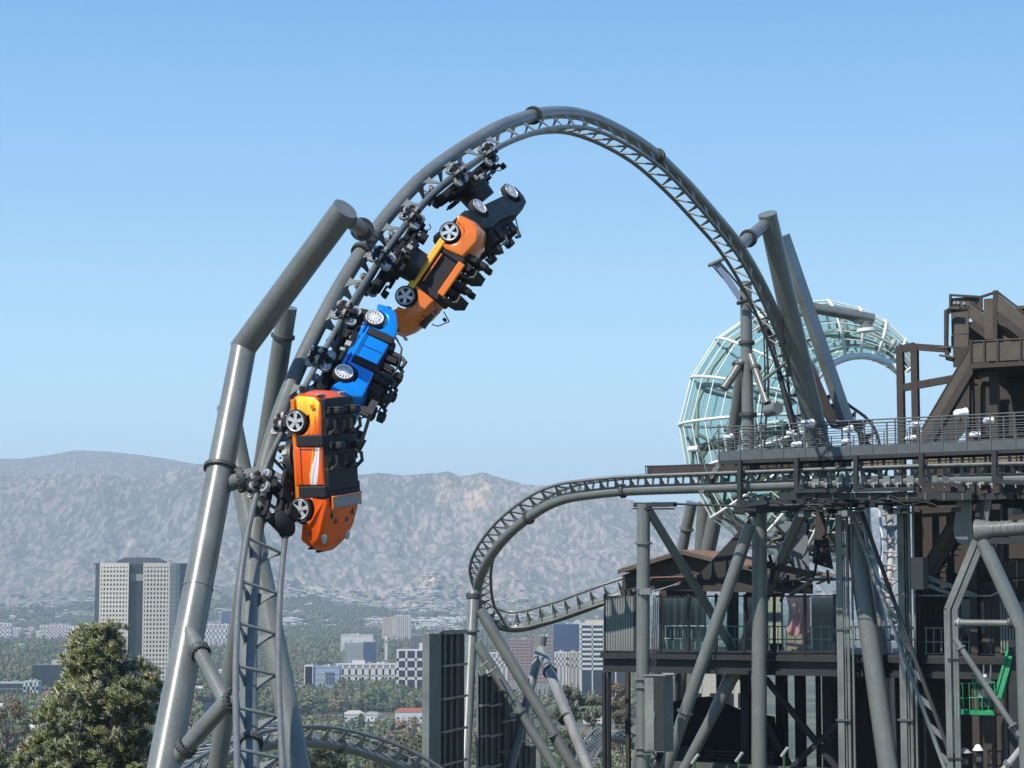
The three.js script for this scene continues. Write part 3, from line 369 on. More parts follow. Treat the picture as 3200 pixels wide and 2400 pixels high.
// --- launch track and the turn beyond it
const T3 = new Track([
  [3420, 1493, 86.9, 0, 1, 0], [3200, 1496, 88.7, 0, 1, 0], [2900, 1502, 91.2, 0, 1, 0], [2600, 1511, 93.6, 0, 1, 0], [2250, 1523, 96.4, 0, 1, 0], [1950, 1534, 98.7, 0, 1, 0], [1842, 1545, 99.5, -.06, 1, -.05], [1770, 1557, 100.2, -.2, .95, -.2], [1716, 1577, 100.8, -.34, .85, -.4], [1662, 1610, 101.6, -.42, .68, -.6], [1607, 1653, 102.6, -.42, .5, -.76], [1571, 1689, 103.5, -.38, .4, -.84], [1535, 1736, 104.8, -.3, .34, -.9],
  [1510, 1782, 106.2, -.18, .34, -.92], [1494, 1828, 107.8, .06, .4, -.9], [1490, 1872, 109.4, .4, .5, -.75], [1502, 1915, 110.8, .62, .6, -.4], [1540, 1948, 111.8, .5, .7, .3], [1597, 1962, 112, .25, .66, .7], [1650, 1957, 111.7, .1, .6, .8], [1698, 1943, 111.3, .05, .58, .82], [1770, 1921, 110.8, 0, .56, .83], [1830, 1899, 110.3, 0, .56, .83], [1890, 1877, 109.9, 0, .56, .83], [2010, 1836, 109.4, 0, .56, .83]], { h: .6 });
T3.build('coaster_track', 'straight launch track below the catwalk that dives into a banked turn', { tie: .74, mat: M.steel, spineR: .24, flanges: [T3.near(1650, 1617), T3.near(1948, 1534), T3.near(2330, 1520)] });
// tray above the launch track
{ const o = thing('cable_tray', 'pale perforated trough running behind the launch track', 'cable tray', R(2020, 1490, 1)); part(o, 'roof_sheet', [slab(2022, 1456, 2520, 1484, 2.4, 2.45)], M.brown); for (const [a, b] of [[2528, 2660], [2690, 2810], [2900, 3090], [3120, 3300]]) { part(o, 'trough', [slab(a, lerp(1440, 1418, (a - 2520) / 680), b, lerp(1466, 1446, (a - 2520) / 680), 2.5, 2.56)], M.tray); for (let x = a + 30; x < b - 10; x += 36) part(o, 'slot', [slab(x, lerp(1446, 1424, (x - 2520) / 680), x + 9, lerp(1459, 1440, (x - 2520) / 680), 2.46, 2.5)], M.black); } part(o, 'railing', [rpipe(2016, 1457, 2260, 1452, 1.1, 1.1, .03), ...[2018, 2026, 2034].map((x) => rpipe(x, 1457, x, 1484, 1.1, 1.1, .025))], M.frame); }
// service pipes and brake gear under the launch track
{ const o = thing('brake_gear', 'row of dark brake fins and pale clamps under the launch track', 'brake gear', R(2400, 1540, .5)); SEED = 51; for (let x = 2500; x < 3200; x += 37) part(o, 'brake_fin', [slab(x, 1490 - (x - 2500) * .012, x + 22, 1524 - (x - 2500) * .012, .2, .3)], x % 2 ? M.steel : M.catwalk); for (let x = 2508; x < 3200; x += 37) part(o, 'clamp', [rbeam(x - 8, 1513, x + 12, 1506 + rr(0, 5), .1, .1, .05, .05), rpipe(x, 1506, x, 1524, .1, .1, .03)], M.pale);
  part(o, 'service_beam', rbeam(2440, 1552, 3040, 1548, -.1, -.1, .3, .3), M.frame); for (let x = 2540; x < 3040; x += 58) part(o, 'beam_band', [slab(x, 1540, x + 7, 1562, -.3, -.24)], M.catwalk); part(o, 'lower_pipe', [rpipe(2330, 1582, 2620, 1576, -.2, -.2, .07), rpipe(2440, 1600, 2700, 1590, .4, .4, .05), rpipe(2040, 1572, 2360, 1584, .3, .3, .05)], M.frame);
  SEED = 77; for (let i = 0; i < 46; i++) { const x = rr(2300, 3180), y = rr(1535, 1600); part(o, 'fitting', [slab(x, y, x + rr(5, 22), y + rr(5, 20), rr(-.4, .6), .8)], [M.frame, M.black, M.steel, M.pale][Math.floor(rr(0, 3.25))]); } for (let i = 0; i < 9; i++) { const x = rr(2330, 3100), y = rr(1545, 1590); part(o, 'cable', sweep(range(0, 10, 10).map((t) => R(x + t * rr(9, 12), y + 10 * Math.sin(t * .5 + i), -.3)), .022, 6), M.black); } }
{ const o = thing('service_deck', 'dark service deck slung under the launch track', 'deck', R(2300, 1575, .4)); const a = R(2296, 1566, .3), w = R(3330, 1550, .3).sub(a).dot(R1); for (const i of [0, 3, 4, 5, 6, 7, 8, 9, 10, 11]) { const p = a.clone().addScaledVector(R1, w * i / 12 + .03).addScaledVector(RN, 2.1), q = a.clone().addScaledVector(R1, w * (i + 1) / 12 - .03).addScaledVector(RN, 2.1); part(o, 'deck_panel', beam(p, q, 3.9, .08, V(0, 1, 0)), M.frame); } for (const k of [.2, 4.1]) part(o, 'edge_beam', beam(a.clone().addScaledVector(RN, k).add(V(0, -.1, 0)), a.clone().addScaledVector(R1, w).addScaledVector(RN, k).add(V(0, -.1, 0)), .12, .24, V(0, 1, 0)), M.frame); }
// --- floodlights on the catwalk
[[2165, 1403], [2275, 1368], [2470, 1352], [2523, 1324], [2488, 1390], [2650, 1341], [2645, 1380], [2858, 1328], [2846, 1369], [3002, 1291], [3088, 1315], [3046, 1358]].forEach(([x, y], i) => {
  const L = ['white floodlight below the foot of the glass bubble', 'white floodlight by the slender post behind the railing', 'small white floodlight before the glass bubble', 'large white floodlight at the foot of the leaning column', 'low white floodlight between the slender post and the leaning column', 'white floodlight under the dark leaning leg', 'lower white floodlight under the dark leaning leg', 'white floodlight on the brown frame post', 'lower white floodlight on the brown frame post', 'largest white floodlight beside the brown stair', 'white floodlight by the hooked pipe', 'lower white floodlight under the hooked pipe'][i];
  const o = thing('floodlight', L, 'floodlight', R(x, y + 10, .3), 'floodlights on the catwalk'), big = [3, 9].includes(i) ? 1.35 : i === 2 ? .8 : 1, c = R(x, y, .3), m = mesh(o, 'housing', merge(new THREE.CapsuleGeometry(.13 * big, .22 * big, 6, 16).rotateZ(Math.PI / 2), new THREE.CylinderGeometry(.15 * big, .15 * big, .06, 18).rotateZ(Math.PI / 2).translate(.18 * big, 0, 0)), M.lampWhite); m.position.copy(c.clone().sub(o.position)); m.rotation.y = hash(i, 3) * .8 - .2; m.rotation.z = hash(i, 4) * .3; part(o, 'bracket', [pipe(c.clone().addScaledVector(V(0, 1, 0), -.05), c.clone().add(V(0, -.42, 0)), .025, .025, 8)], M.frame); });
// --- leaning support of the tall loop on the right
{
  const t = R(2398, 668, -3.2), b = R(2566, 1420, 2.6), o = thing('loop_support', 'leaning grey column pair holding the descending side of the tall loop', 'support', b); part(o, 'front_leg', sweep([t, b], (k) => lerp(.40, .50, k), 34), M.steel); part(o, 'base_cone', pipe(R(2558, 1388, 2.6), R(2568, 1432, 2.6), .5, .8, 28), M.steel);
  { const ra = R(2446, 738, .5), rb = R(2652, 1335, 3.5), ax = rb.clone().sub(ra).normalize(), fn = V(.86, -.1, .5); part(o, 'rear_leg', beam(ra, rb, .3, .86, ax.clone().cross(fn).normalize()), M.steel); } const s = T1.frame(T1.near(2312, 765)).p; const a = R(2392, 700, -3.1); part(o, 'arm', pipe(a, s, .26, .26, 24), M.steel); part(o, 'flange', flange(a.clone().lerp(s, .66), s.clone().sub(a), .38, .14, 20), M.flange); part(o, 'base_plate', rbeam(2610, 1330, 2690, 1326, 3.5, 3.5, .3, .8), M.frame);
}
// --- slender post with splayed arms behind the railing
{
  const o = thing('track_post', 'slender vertical grey post with splayed arms before the glass bubble', 'support', R(2336, 1410, 2)); part(o, 'post', [sweep([R(2330, 880, 2), R(2334, 1130, 2), R(2340, 1420, 2)], .27, 26)], M.steel); part(o, 'flange', flange(R(2333, 1072, 2), V(0, 1, 0), .37, .1, 20), M.flange); part(o, 'flange', flange(R(2338, 1296, 2), V(0, 1, 0), .4, .12, 20), M.flange);
  part(o, 'back_leg', sweep([R(2325, 1120, 2.4), R(2286, 1400, 4)], .3, 24), M.steel); part(o, 'arm', rpipe(2345, 1110, 2398, 1260, 1.8, 1.2, .17), M.steel); part(o, 'flange', flange(R(2360, 1152, 1.7), R(2398, 1260, 1.2).sub(R(2345, 1110, 1.8)), .27, .1, 16), M.flange); part(o, 'stub_arm', rpipe(2318, 1130, 2262, 1215, 1.8, 1, .2), M.steel); part(o, 'flange', flange(R(2306, 1142, 1.7), R(2262, 1215, 1).sub(R(2318, 1130, 1.8)), .28, .1, 16), M.flange); part(o, 'pipe_end', rpipe(2398, 1285, 2432, 1275, 1, .6, .27), M.steel);
}
// --- framed light panel and rod bracing by the falling track
{
  const o = thing('banner_frame', 'thin steel frame with a clear blue-grey sheet beside the falling track', 'frame', R(2220, 815, 1)); const c = [R(2226, 826, 1), R(2300, 800, 1), R(2346, 930, 2), R(2305, 945, 2)]; part(o, 'sheet', plate([R(2230, 828, 1.5), R(2250, 820, 1.5), R(2318, 920, 1.5), R(2308, 942, 1.5)], .01), std(.30, .36, .48, .2, 0, null, { transmission: .55 })); part(o, 'top_bar', rpipe(2214, 830, 2262, 808, 1.4, 1.4, .09), M.steel); part(o, 'edge_bar', [rpipe(2226, 830, 2390, 1020, 1.4, 2, .035), rpipe(2248, 818, 2400, 1000, 1.4, 2, .05)], M.frame); part(o, 'foot_bar', rpipe(2304, 948, 2342, 936, 1.4, 1.4, .09), M.frame); part(o, 'cross_bar', rpipe(2368, 1038, 2426, 962, 1.2, 1.2, .085), M.steel); part(o, 'cross_bar', rpipe(2384, 1190, 2460, 1130, 1.2, 1.2, .08), M.steel);
  part(o, 'rod', [rpipe(2386, 1010, 2392, 1210, 1.2, 1.2, .035), rpipe(2394, 1010, 2402, 1210, 1.2, 1.2, .05), rpipe(2392, 1190, 2368, 1400, 1.2, 1.2, .03), rpipe(2402, 1190, 2388, 1400, 1.2, 1.2, .05), rpipe(2400, 1030, 2482, 1350, 1.6, 1.6, .12), rpipe(2440, 1000, 2478, 1330, 1.8, 1.8, .06)], M.frame);
  part(o, 'shade_net', [plate([R(2450, 980, 3.4), R(2480, 1000, 3.4), R(2560, 1180, 3.4), R(2620, 1320, 3.4), R(2600, 1340, 3.4), R(2530, 1230, 3.4), R(2490, 1160, 3.4)], .03), plate([R(2420, 1000, 2.8), R(2450, 960, 2.8), R(2480, 1120, 2.8), R(2460, 1190, 2.8)], .03)], std(.055, .048, .05, .9, 0, GRIME_FINE));
}
// --- curved track seen through the railing behind the leaning column
const T4 = new Track([[2560, 1240, 104, -.4, .5, .7], [2620, 1300, 104.5, -.3, .6, .7], [2680, 1345, 105, -.2, .5, .8], [2725, 1410, 105.5, -.5, .2, .8], [2740, 1480, 106, -.6, 0, .8]], { h: .5 }); T4.build('coaster_track', 'short dark bent track section behind the catwalk railing', { mat: M.frame, railMat: M.frame, tie: .55, spineR: .12 });
// --- upright ladder track far behind the columns
const T5 = new Track([[2768, 1540, 108, 0, 0, 1], [2782, 1640, 108, 0, .05, 1], [2784, 1740, 107.5, 0, .1, 1], [2776, 1830, 107, 0, .15, 1], [2772, 1930, 106.5, 0, .2, 1], [2770, 2060, 106, 0, .2, 1]], { h: .42 }); T5.build('coaster_track', 'pale upright ladder track seen between two dark posts', { mat: M.pale, railMat: M.white, tie: .7, spineR: .2 });
{ const o = thing('track_post', 'glossy pale column with a bright streak beside the upright ladder track', 'support', toGround(R(2760, 2050, 8))); part(o, 'post', sweep([R(2694, 1545, 8), R(2700, 1650, 8), R(2718, 1760, 8), R(2742, 1900, 8), R(2770, 2060, 8), toGround(R(2790, 2300, 8))], .36, 26), std(.30, .31, .30, .25, 0, GRIME, { clearcoat: .6, clearcoatRoughness: .15 })); }
// --- glass bubble
{
  const C = at(2690, 1290, 107), u = 107 / F, o = thing('glass_bubble', 'huge green tinted glass bubble with white ribs behind the coaster', 'glass canopy', at(2330, 1700, 107)), deg = Math.PI / 180, Dm = [[20, 40], [40, 66], [60, 105], [90, 160], [120, 230], [150, 325], [180, 388], [210, 400], [225, 380], [240, 345], [262, 290]], TH = range(42, 262, 14), NV = 22;
  const pt = (th, v, grow = 0) => { const D = table(Dm, th) * u, r = D / 2 + grow, m = 178 * u + D / 2, a = th * deg, b = v / NV * 2 * Math.PI, rad = m + Math.cos(b) * r; return V(C.x + Math.cos(a) * rad, C.y + Math.sin(a) * rad, C.z + Math.sin(b) * Math.max(r, 1.1) * .98 - .6); };
  M.bubble = std(.80, .89, .84, .06, 0, null, { transmission: 1, thickness: 0, ior: 1.5 }); const quad = (a, b, c, d) => { const g = new THREE.BufferGeometry(), n = b.clone().sub(a).cross(d.clone().sub(a)).normalize(); g.setAttribute('position', new THREE.Float32BufferAttribute([a, b, c, a, c, d].flatMap((p) => [p.x, p.y, p.z]), 3)); g.setAttribute('normal', new THREE.Float32BufferAttribute(Array(6).fill([n.x, n.y, n.z]).flat(), 3)); g.setAttribute('uv', new THREE.Float32BufferAttribute(new Float32Array(12), 2)); return g; };
  for (let i = 0; i < TH.length - 1; i++) for (let v = 0; v < NV; v++) part(o, 'pane', quad(pt(TH[i], v), pt(TH[i + 1], v), pt(TH[i + 1], v + 1), pt(TH[i], v + 1)), M.bubble);
  M.rib = std(.80, .84, .81, .4); for (const th of TH) part(o, 'ring_rib', sweep(range(0, NV, NV).map((v) => pt(th, v, .02)), .075, 6), M.rib);
  const bars = []; for (let v = 0; v < NV; v++) bars.push(sweep(TH.map((th) => pt(th, v, .01)), .03, 5)); bars.forEach((b) => part(o, 'mullion', b, M.rib));
  M.innerTube = std(.34, .40, .37, .45); for (const th of [60, 95, 130, 165, 195, 225, 250]) part(o, 'inner_frame', sweep(range(0, NV, NV).map((v) => pt(th + 5, v, -.5)), .13, 8), M.innerTube); M.innerDark = std(.13, .16, .14, .6); for (let v = 0; v < NV; v += 2) part(o, 'floor_lattice', sweep(range(188, 262, 8).map((th, i) => pt(th, v + (i % 2) * 2, -.35)), .085, 6), M.innerDark); for (const th of range(192, 258, 6)) part(o, 'floor_ring', sweep(range(0, NV, NV).map((v) => pt(th, v, -.8)), .16, 6), M.innerDark); for (let v = 1; v < NV; v += 5) part(o, 'inner_stringer', sweep(range(40, 258, 16).map((th) => pt(th, v, -.62)), .1, 7), M.innerTube);
  part(o, 'rim', sweep(range(40, 232, 40).map((th) => { const a = th * deg; return V(C.x + Math.cos(a) * 176 * u, C.y + Math.sin(a) * 176 * u, C.z + .5); }), .17, 10), M.rib);
  const p = thing('roof_tube', 'shiny grey tube lying over the top of the glass bubble', 'tube', at(2540, 965, 105)); part(p, 'tube', pipe(at(2500, 955, 105), at(2730, 997, 105.4), .27, .27, 26), M.rail); part(p, 'foot', pipe(at(2703, 995, 105.4), at(2708, 1028, 105.4), .22, .3, 20), M.steel); part(p, 'foot_ring', pipe(at(2708, 1026, 105.4), at(2709, 1036, 105.4), .48, .52, 24), M.rib);
}
const K0 = 3.6;
// ------------------------------------------------------------------ columns under the launch track
const col = (name, label, px0, py0, px1, py1, k0, k1, r, fl = [], mat = M.steel, r2 = r) => { const a = R(px0, py0, k0), b = R(px1, py1, k1), d = b.clone().sub(a).normalize(), f = down(b, d), o = thing(name, label, 'support', f); part(o, 'tube', sweep([a, f], (t) => lerp(r, r2, t), 30), mat); for (const y of fl) { const t = (y - py0) / (py1 - py0), c = R(lerp(px0, px1, t), y, lerp(k0, k1, t)); part(o, 'flange', flange(c, d, r + .1, .09, 0), M.steel); } return o; };
const c1 = col('track_column', 'grey vertical column beside the corrugated panel of the platform', 2011, 1575, 2008, 2400, .2, .2, .30, [1698]); part(c1, 'head_plate', [rbeam(1985, 1578, 2110, 1576, .2, .2, .2, .34), rbeam(1984, 1590, 2100, 1590, .2, .2, .06, .5)], M.frame); part(c1, 'brace', rpipe(2026, 1592, 2296, 2036, .2, 6.2, .2, .22), M.steel);
const c2 = col('track_column', 'tall grey vertical column in the middle of the platform front', 2374, 1580, 2372, 2400, 3.8, 3.8, .345, [1706]); part(c2, 'head_plate', [rbeam(2300, 1592, 2530, 1590, 3.2, 3.2, .3, .5)], M.frame);
col('track_strut', 'slanting grey tube crossing before the platform glass', 2345, 1640, 2150, 2200, 2.4, 1.8, .27, [2226], M.steel, .3);
col('track_strut', 'dark slanting tube behind the middle column', 2512, 1590, 2405, 1830, 3.6, 5, .24, [], M.steel);
col('track_strut', 'second slanting tube hidden behind the first below the platform', 2300, 2100, 2120, 2440, 5.6, 5.2, .26, [], M.steel);
for (const [x, w, lab] of [[2150, .3, 'first grey column behind the hut roof ridge'], [2188, .34, 'broad grey column behind the hut roof ridge'], [2232, .4, 'leaning grey column behind the hut roof ridge']]) { const lean = x === 2188 ? 0 : -28; const o = col('rear_column', lab, x + 12, 1570, x + lean, 1760, 15, 15.5, w, x === 2150 ? [1652] : [], M.steel); }
// --- H-section posts with conduits
[[2619, 1560, 'dark steel post with pipes beside the upright ladder track'], [2812, 1566, 'dark steel post with pipes in line with the brown frame']].forEach(([x, y, lab]) => { const b = R(x, 2400, K0), o = thing('steel_post', lab, 'post', toGround(b)), v = (dx, k) => [R(x + dx, y, k), toGround(R(x + dx, 2400, k))]; const st = (dx, k, w, h, nm, m) => { const [p, q] = v(dx, k); q.x = p.x; q.z = p.z; part(o, nm, beam(p, q, w, h, RN), m); }; st(0, K0, .30, .04, 'front_flange', M.steel); st(0, K0 + .25, .03, .46, 'web', M.frame); st(2, K0 + .5, .3, .04, 'rear_flange', M.frame); for (const [dx, r] of [[26, .075], [40, .055], [16, .04]]) { const [p, q] = v(dx, K0 + .1); q.x = p.x; q.z = p.z; part(o, 'conduit', pipe(p, q, r, r, 12), M.steel); } for (const yy of [1965, 2250]) { const c = R(x + 14, yy, K0 - .05); part(o, 'clamp', beam(c.clone().addScaledVector(R1, -.3), c.clone().addScaledVector(R1, .4), .08, .1, RN), M.catwalk); } });
// --- bent post
{ const b = R(2966, 2400, .6), o = thing('bent_post', 'bent steel post with paired pipes beside the green lift basket', 'post', toGround(b)), P = [R(3066, 1560, 1), R(3050, 1690, 1), R(2962, 1905, .6), toGround(R(2968, 2400, .6))]; P[3].x = P[2].x + .03; P[3].z = P[2].z; for (let i = 0; i < 3; i++) part(o, 'post_segment', beam(P[i], P[i + 1], .26, .26, RN), i ? M.steel : M.frame); for (const dx of [.3, .42]) part(o, 'conduit', sweep(P.map((p) => p.clone().addScaledVector(R1, dx).addScaledVector(RN, -.1)), .07, 12), M.steel); for (const y of [2060, 2370]) { const c = R(2978, y, .4); part(o, 'clamp', beam(c.clone().addScaledVector(R1, -.25), c.clone().addScaledVector(R1, .45), .05, .06, RN), M.frame); } }
// --- thick column at the edge with tied arms
{ const o = thing('edge_column', 'thick dark column at the edge with slanting head and tied tubes', 'support', toGround(R(3196, 2400, -3))), k = .2; part(o, 'column', sweep([R(3070, 1690, k), R(3196, 1965, k), toGround(R(3204, 2400, k)).setX(R(3200, 1965, k).x + .1)], .3, 28), M.steel); part(o, 'cross_tube', rpipe(2986, 1946, 3180, 1948, k, k, .14), M.steel); part(o, 'flange', flange(R(3158, 1947, k), R1, .22, .1, 14), M.flange); part(o, 'flange', flange(R(2998, 1946, k), R1, .2, .06, 0), M.pale); part(o, 'slant_tube', rpipe(2984, 1996, 3186, 2300, k - .3, k - .1, .125), M.steel); for (const [x, y] of [[3003, 2026], [3164, 2268]]) part(o, 'flange', flange(R(x, y, k - .25), R(3186, 2300).sub(R(2984, 1996)), .21, .07, 0), M.steel); part(o, 'low_tube', rpipe(3196, 2335, 3110, 2440, k, k, .15), M.pale); part(o, 'flange', flange(R(3152, 2388, k), R(3110, 2440).sub(R(3196, 2335)), .21, .09, 10), M.steel); part(o, 'ribbed_tube', [rpipe(3100, 1655, 3320, 1640, k, k, .32), ...range(0, 9, 9).map((i) => { const c = R(3110 + i * 23, 1654 - i * 1.5, k); return flange(c, R1, .345, .05, 0); })], M.steel); part(o, 'head_cone', pipe(R(3055, 1660, k), R(3102, 1654, k), .5, .33, 26), M.steel); part(o, 'head_block', [rbeam(3070, 1690, 3250, 1690, k, k, .26, .3)], M.frame); part(o, 'round_shield', plate([R(2992, 1560, k + 1.5), R(3034, 1552, k + 1.5), R(3036, 1704, k + 1.5), R(3014, 1704, k + 1.5), R(2996, 1696, k + 1.5), R(2985, 1678, k + 1.5), R(2981, 1655, k + 1.5)], .1), M.steel); }
// --- broad leaning legs behind the posts
col('leaning_leg', 'broad leaning grey leg between the two piped posts', 2668, 1640, 2762, 2300, 4.2, 3.7, .42, [], M.steel, .5); { const o = thing('lattice_leg', 'thin dark lattice leg leaning behind the broad grey leg', 'support', toGround(R(2960, 2420, 1))); part(o, 'chord', rbeam(2660, 1600, 2960, 2420, 2.5, 1, .14, .14), M.steel); part(o, 'chord', rbeam(2692, 1600, 2992, 2420, 2.5, 1, .14, .14), M.frame); for (let i = 0; i < 9; i++) { const t = (i + .3) / 9; part(o, 'lacing', rbeam(lerp(2664, 2960, t), lerp(1610, 2420, t), lerp(2692, 2992, t + .05), lerp(1600, 2420, t + .05), lerp(2.5, 1, t), lerp(2.5, 1, t), .22, .03), M.steel); } part(o, 'foot', pipe(R(2976, 2420, 1), toGround(R(2990, 2460, 1)), .2, .2, 16), M.frame); }
// ------------------------------------------------------------------ platform
KO = 3.6;
{
  const o = thing('platform', 'dark steel boarding platform with deep edge beam and posts', 'platform', toGround(R(1880, 2100, .6)));
  part(o, 'top_flange', [slab(1876, 2040, 3330, 2056, .9, 1.4)], M.frame); part(o, 'web', [slab(1884, 2056.5, 3330, 2086, 1.2, 1.3)], M.frame); part(o, 'bottom_flange', [slab(1884, 2086.5, 3330, 2099, .9, 1.4)], M.frame); part(o, 'deck', [slab(1876, 2034, 3330, 2039.6, 1.0, 14)], M.brown);
  for (const [x, k, w] of [[1888, 1.4, .16], [1904, 1.6, .12], [1962, 5, .2], [2120, 9, .26], [2250, 9, .3], [2330, 5, .4], [2442, 7, .45], [2500, 8, .42], [2556, 9, .2], [2590, 6, .5], [2700, 8, .3], [3140, 6, .5]]) { const a = R(x, 2100, k), q = toGround(a); part(o, 'post', beam(a, q, w, w, RN), x === 1962 ? M.brown : M.frame); }
  part(o, 'cross_brace', rbeam(2392, 2120, 2640, 2430, 4, 4, .26, .2), M.frame); part(o, 'cross_brace', rbeam(2640, 2240, 2420, 2450, 3.7, 3.7, .22, .2), M.frame); part(o, 'cross_brace', rbeam(2310, 2100, 2470, 2400, 5.4, 5.4, .3, .2), M.frame);
  part(o, 'drain_pipe', sweep([R(1905, 2102, 1.1), R(1899, 2125, 1.1), toGround(R(1899, 2400, 1.1)).setX(R(1899, 2125, 1.1).x)], .06, 10), M.frame);
}
{ // dark sloping wall under the platform
  const o = thing('underfloor_wall', 'dark sloping panel wall filling the space below the platform', 'wall', toGround(R(2200, 2300, 4)));
  part(o, 'wall', plate([R(2080, 2200, 6), R(2135, 2184, 6), R(2215, 2176, 6), R(2310, 2216, 6), R(2420, 2240, 6), R(2440, 2440, 6), R(2040, 2440, 6)].map((p) => p), .12), M.blackMatt); part(o, 'wall', [slab(2570, 2096, 3190, 2460, 10, 10.2)], M.brown); part(o, 'wall', [slab(2060, 2330, 2230, 2460, 5, 5.1)], M.frame); for (let i = 0; i < 6; i++) part(o, 'cladding_strip', [slab(2130, 2340 + i * 11, 2420, 2345 + i * 11, 4.7, 4.76)], M.frame);
  part(o, 'low_wall', [slab(2080, 2378, 2640, 2460, 3, 3.2)], std(.10, .12, .10, .8, 0, GRIME)); part(o, 'footing', beam(toGround(R(2060, 2400, 6)), toGround(R(3000, 2400, 10)), .4, .4), M.frame);
}
// --- glass balustrade
{
  const o = thing('glass_balustrade', 'tall clear glass balustrade with black posts along the platform', 'balustrade', R(2050, 2040, 1)); M.clear = std(.82, .92, .92, .04, 0, null, { transmission: 1, thickness: 0, ior: 1.5 });
  const xs = [2064, 2152, 2238, 2328, 2420, 2515, 2608]; xs.forEach((x, i) => { part(o, 'post', rbeam(x, 1856, x, 2040, .95, .95, .11, .11), M.black); if (i) part(o, 'pane', [slab(xs[i - 1] + 6, 1868, x - 6, 2036, .99, 1.005)], M.clear); }); part(o, 'top_rail', rbeam(2050, 1864, 2616, 1862, .95, .95, .07, .07), M.black); part(o, 'bottom_rail', rbeam(2050, 2037, 2616, 2036, .95, .95, .07, .07), M.frame);
}
{ const o = thing('inner_railing', 'pale tubular railing behind the platform glass', 'railing', R(2160, 2036, 2.2)); for (const y of [1956, 1996]) part(o, 'rail', rpipe(2076, y, 2860, y + 4, 2.2, 2.2, .03), M.pale); for (let x = 2080; x < 2860; x += 27) part(o, 'baluster', rpipe(x, 1956, x, 2036, 2.2, 2.2, .022), M.pale); }
{ const o = thing('queue_railing', 'pale grid railing below the brown stair tower', 'railing', R(2866, 2044, 2)); for (const [a, b] of [[2866, 2950], [3000, 3076]]) { for (const y of [1962, 2006]) part(o, 'rail', rpipe(a, y, b, y, 2, 2, .035), M.pale); for (let x = a + 4; x <= b; x += 24) part(o, 'baluster', rpipe(x, 1962, x, 2040, 2, 2, .03), M.pale); } part(o, 'hand_rail', sweep([R(2870, 1861, 1.2), R(3096, 1862, 1.2), R(3126, 1848, 1.2)], .04, 10), M.pale); for (const x of [2872, 2985, 3096]) part(o, 'rail_post', rpipe(x, 1862, x, 2044, 1.2, 1.2, .035), M.frame); }
// --- corrugated panel
{ const o = thing('corrugated_panel', 'pale grey-green corrugated metal panel at the platform end', 'panel', R(1938, 2038, .9)); part(o, 'backing', [slab(1892, 1862, 1980, 2034, .95, 1.0)], M.corr); for (let i = 0; i < 11; i++) part(o, 'corrugation', [slab(1893 + i * 8, 1863, 1893 + i * 8 + 4.4, 2033, .91, .95)], M.corr); part(o, 'frame_post', [slab(1886, 1856, 1891.5, 2038, .88, 1.02)], M.frame); part(o, 'frame_post', [slab(1980.5, 1860, 1986, 2038, .88, 1.02)], M.frame); }
// --- hut behind the platform
M.tile = std(.34, .20, .145, .8, 0, GRIME_FINE);
{ const o = thing('hut', 'dark wooden hut with a brown pitched roof behind the glass balustrade', 'hut', R(2150, 2036, 6)); const k0 = 4, k1 = 9, ro = (x0, y0, x1, y1, nm = 'roof') => part(o, nm, plate([R(x0, y0, k0), R(x1, y1, k0), R(x1, y1, k0).addScaledVector(RN, k1 - k0), R(x0, y0, k0).addScaledVector(RN, k1 - k0)], .14), M.tile); ro(1932, 1784, 2130, 1722); ro(2130, 1722, 2350, 1775); ro(2350, 1775, 2540, 1808);
  for (let i = 0; i < 9; i++) { const t = (i + .5) / 9, a = R(lerp(1932, 2130, t), lerp(1784, 1722, t) - 5, k0); part(o, 'roof_batten', beam(a, a.clone().addScaledVector(RN, 5), .05, .05), M.tile); }
  part(o, 'fascia', [beam(R(1930, 1788, k0 - .05), R(2130, 1726, k0 - .05), .05, .18, V(0, 1, 0)), beam(R(2130, 1726, k0 - .05), R(2350, 1779, k0 - .05), .05, .18, V(0, 1, 0)), beam(R(2350, 1779, k0 - .05), R(2540, 1812, k0 - .05), .05, .28, V(0, 1, 0))], M.brownPanel); part(o, 'gable_wall', [plate([R(1950, 1796, 4.6), R(2130, 1736, 4.6), R(2540, 1826, 4.6), R(2540, 1856, 4.6), R(1950, 1842, 4.6)], .08)], M.brown); part(o, 'back_wall', [slab(2060, 1790, 2200, 2036, 8.6, 8.8)], M.brown); part(o, 'back_wall', [slab(2330, 1790, 2440, 2036, 8.6, 8.8)], M.brown); for (const x of [1952, 1968]) part(o, 'post', rbeam(x, 1796, x, 2036, 4.7, 4.7, .18, .18), M.brown); part(o, 'tie_beam', rbeam(1960, 1812, 2230, 1808, 4.4, 4.4, .12, .1), M.brownPanel); part(o, 'lintel', rbeam(2030, 1805, 2180, 1800, 4.2, 4.2, .06, .3), M.tile); part(o, 'rear_post', rbeam(2290, 1800, 2290, 2036, 8, 8, .5, .3), M.black); for (let x = 2075; x < 2200; x += 22) part(o, 'mullion', rbeam(x, 1866, x, 2036, 6.2, 6.2, .12, .1), M.frame); part(o, 'window_band', [slab(2070, 1868, 2200, 2034, 6.6, 6.64)], std(.10, .16, .16, .15)); }
SEED = 5;
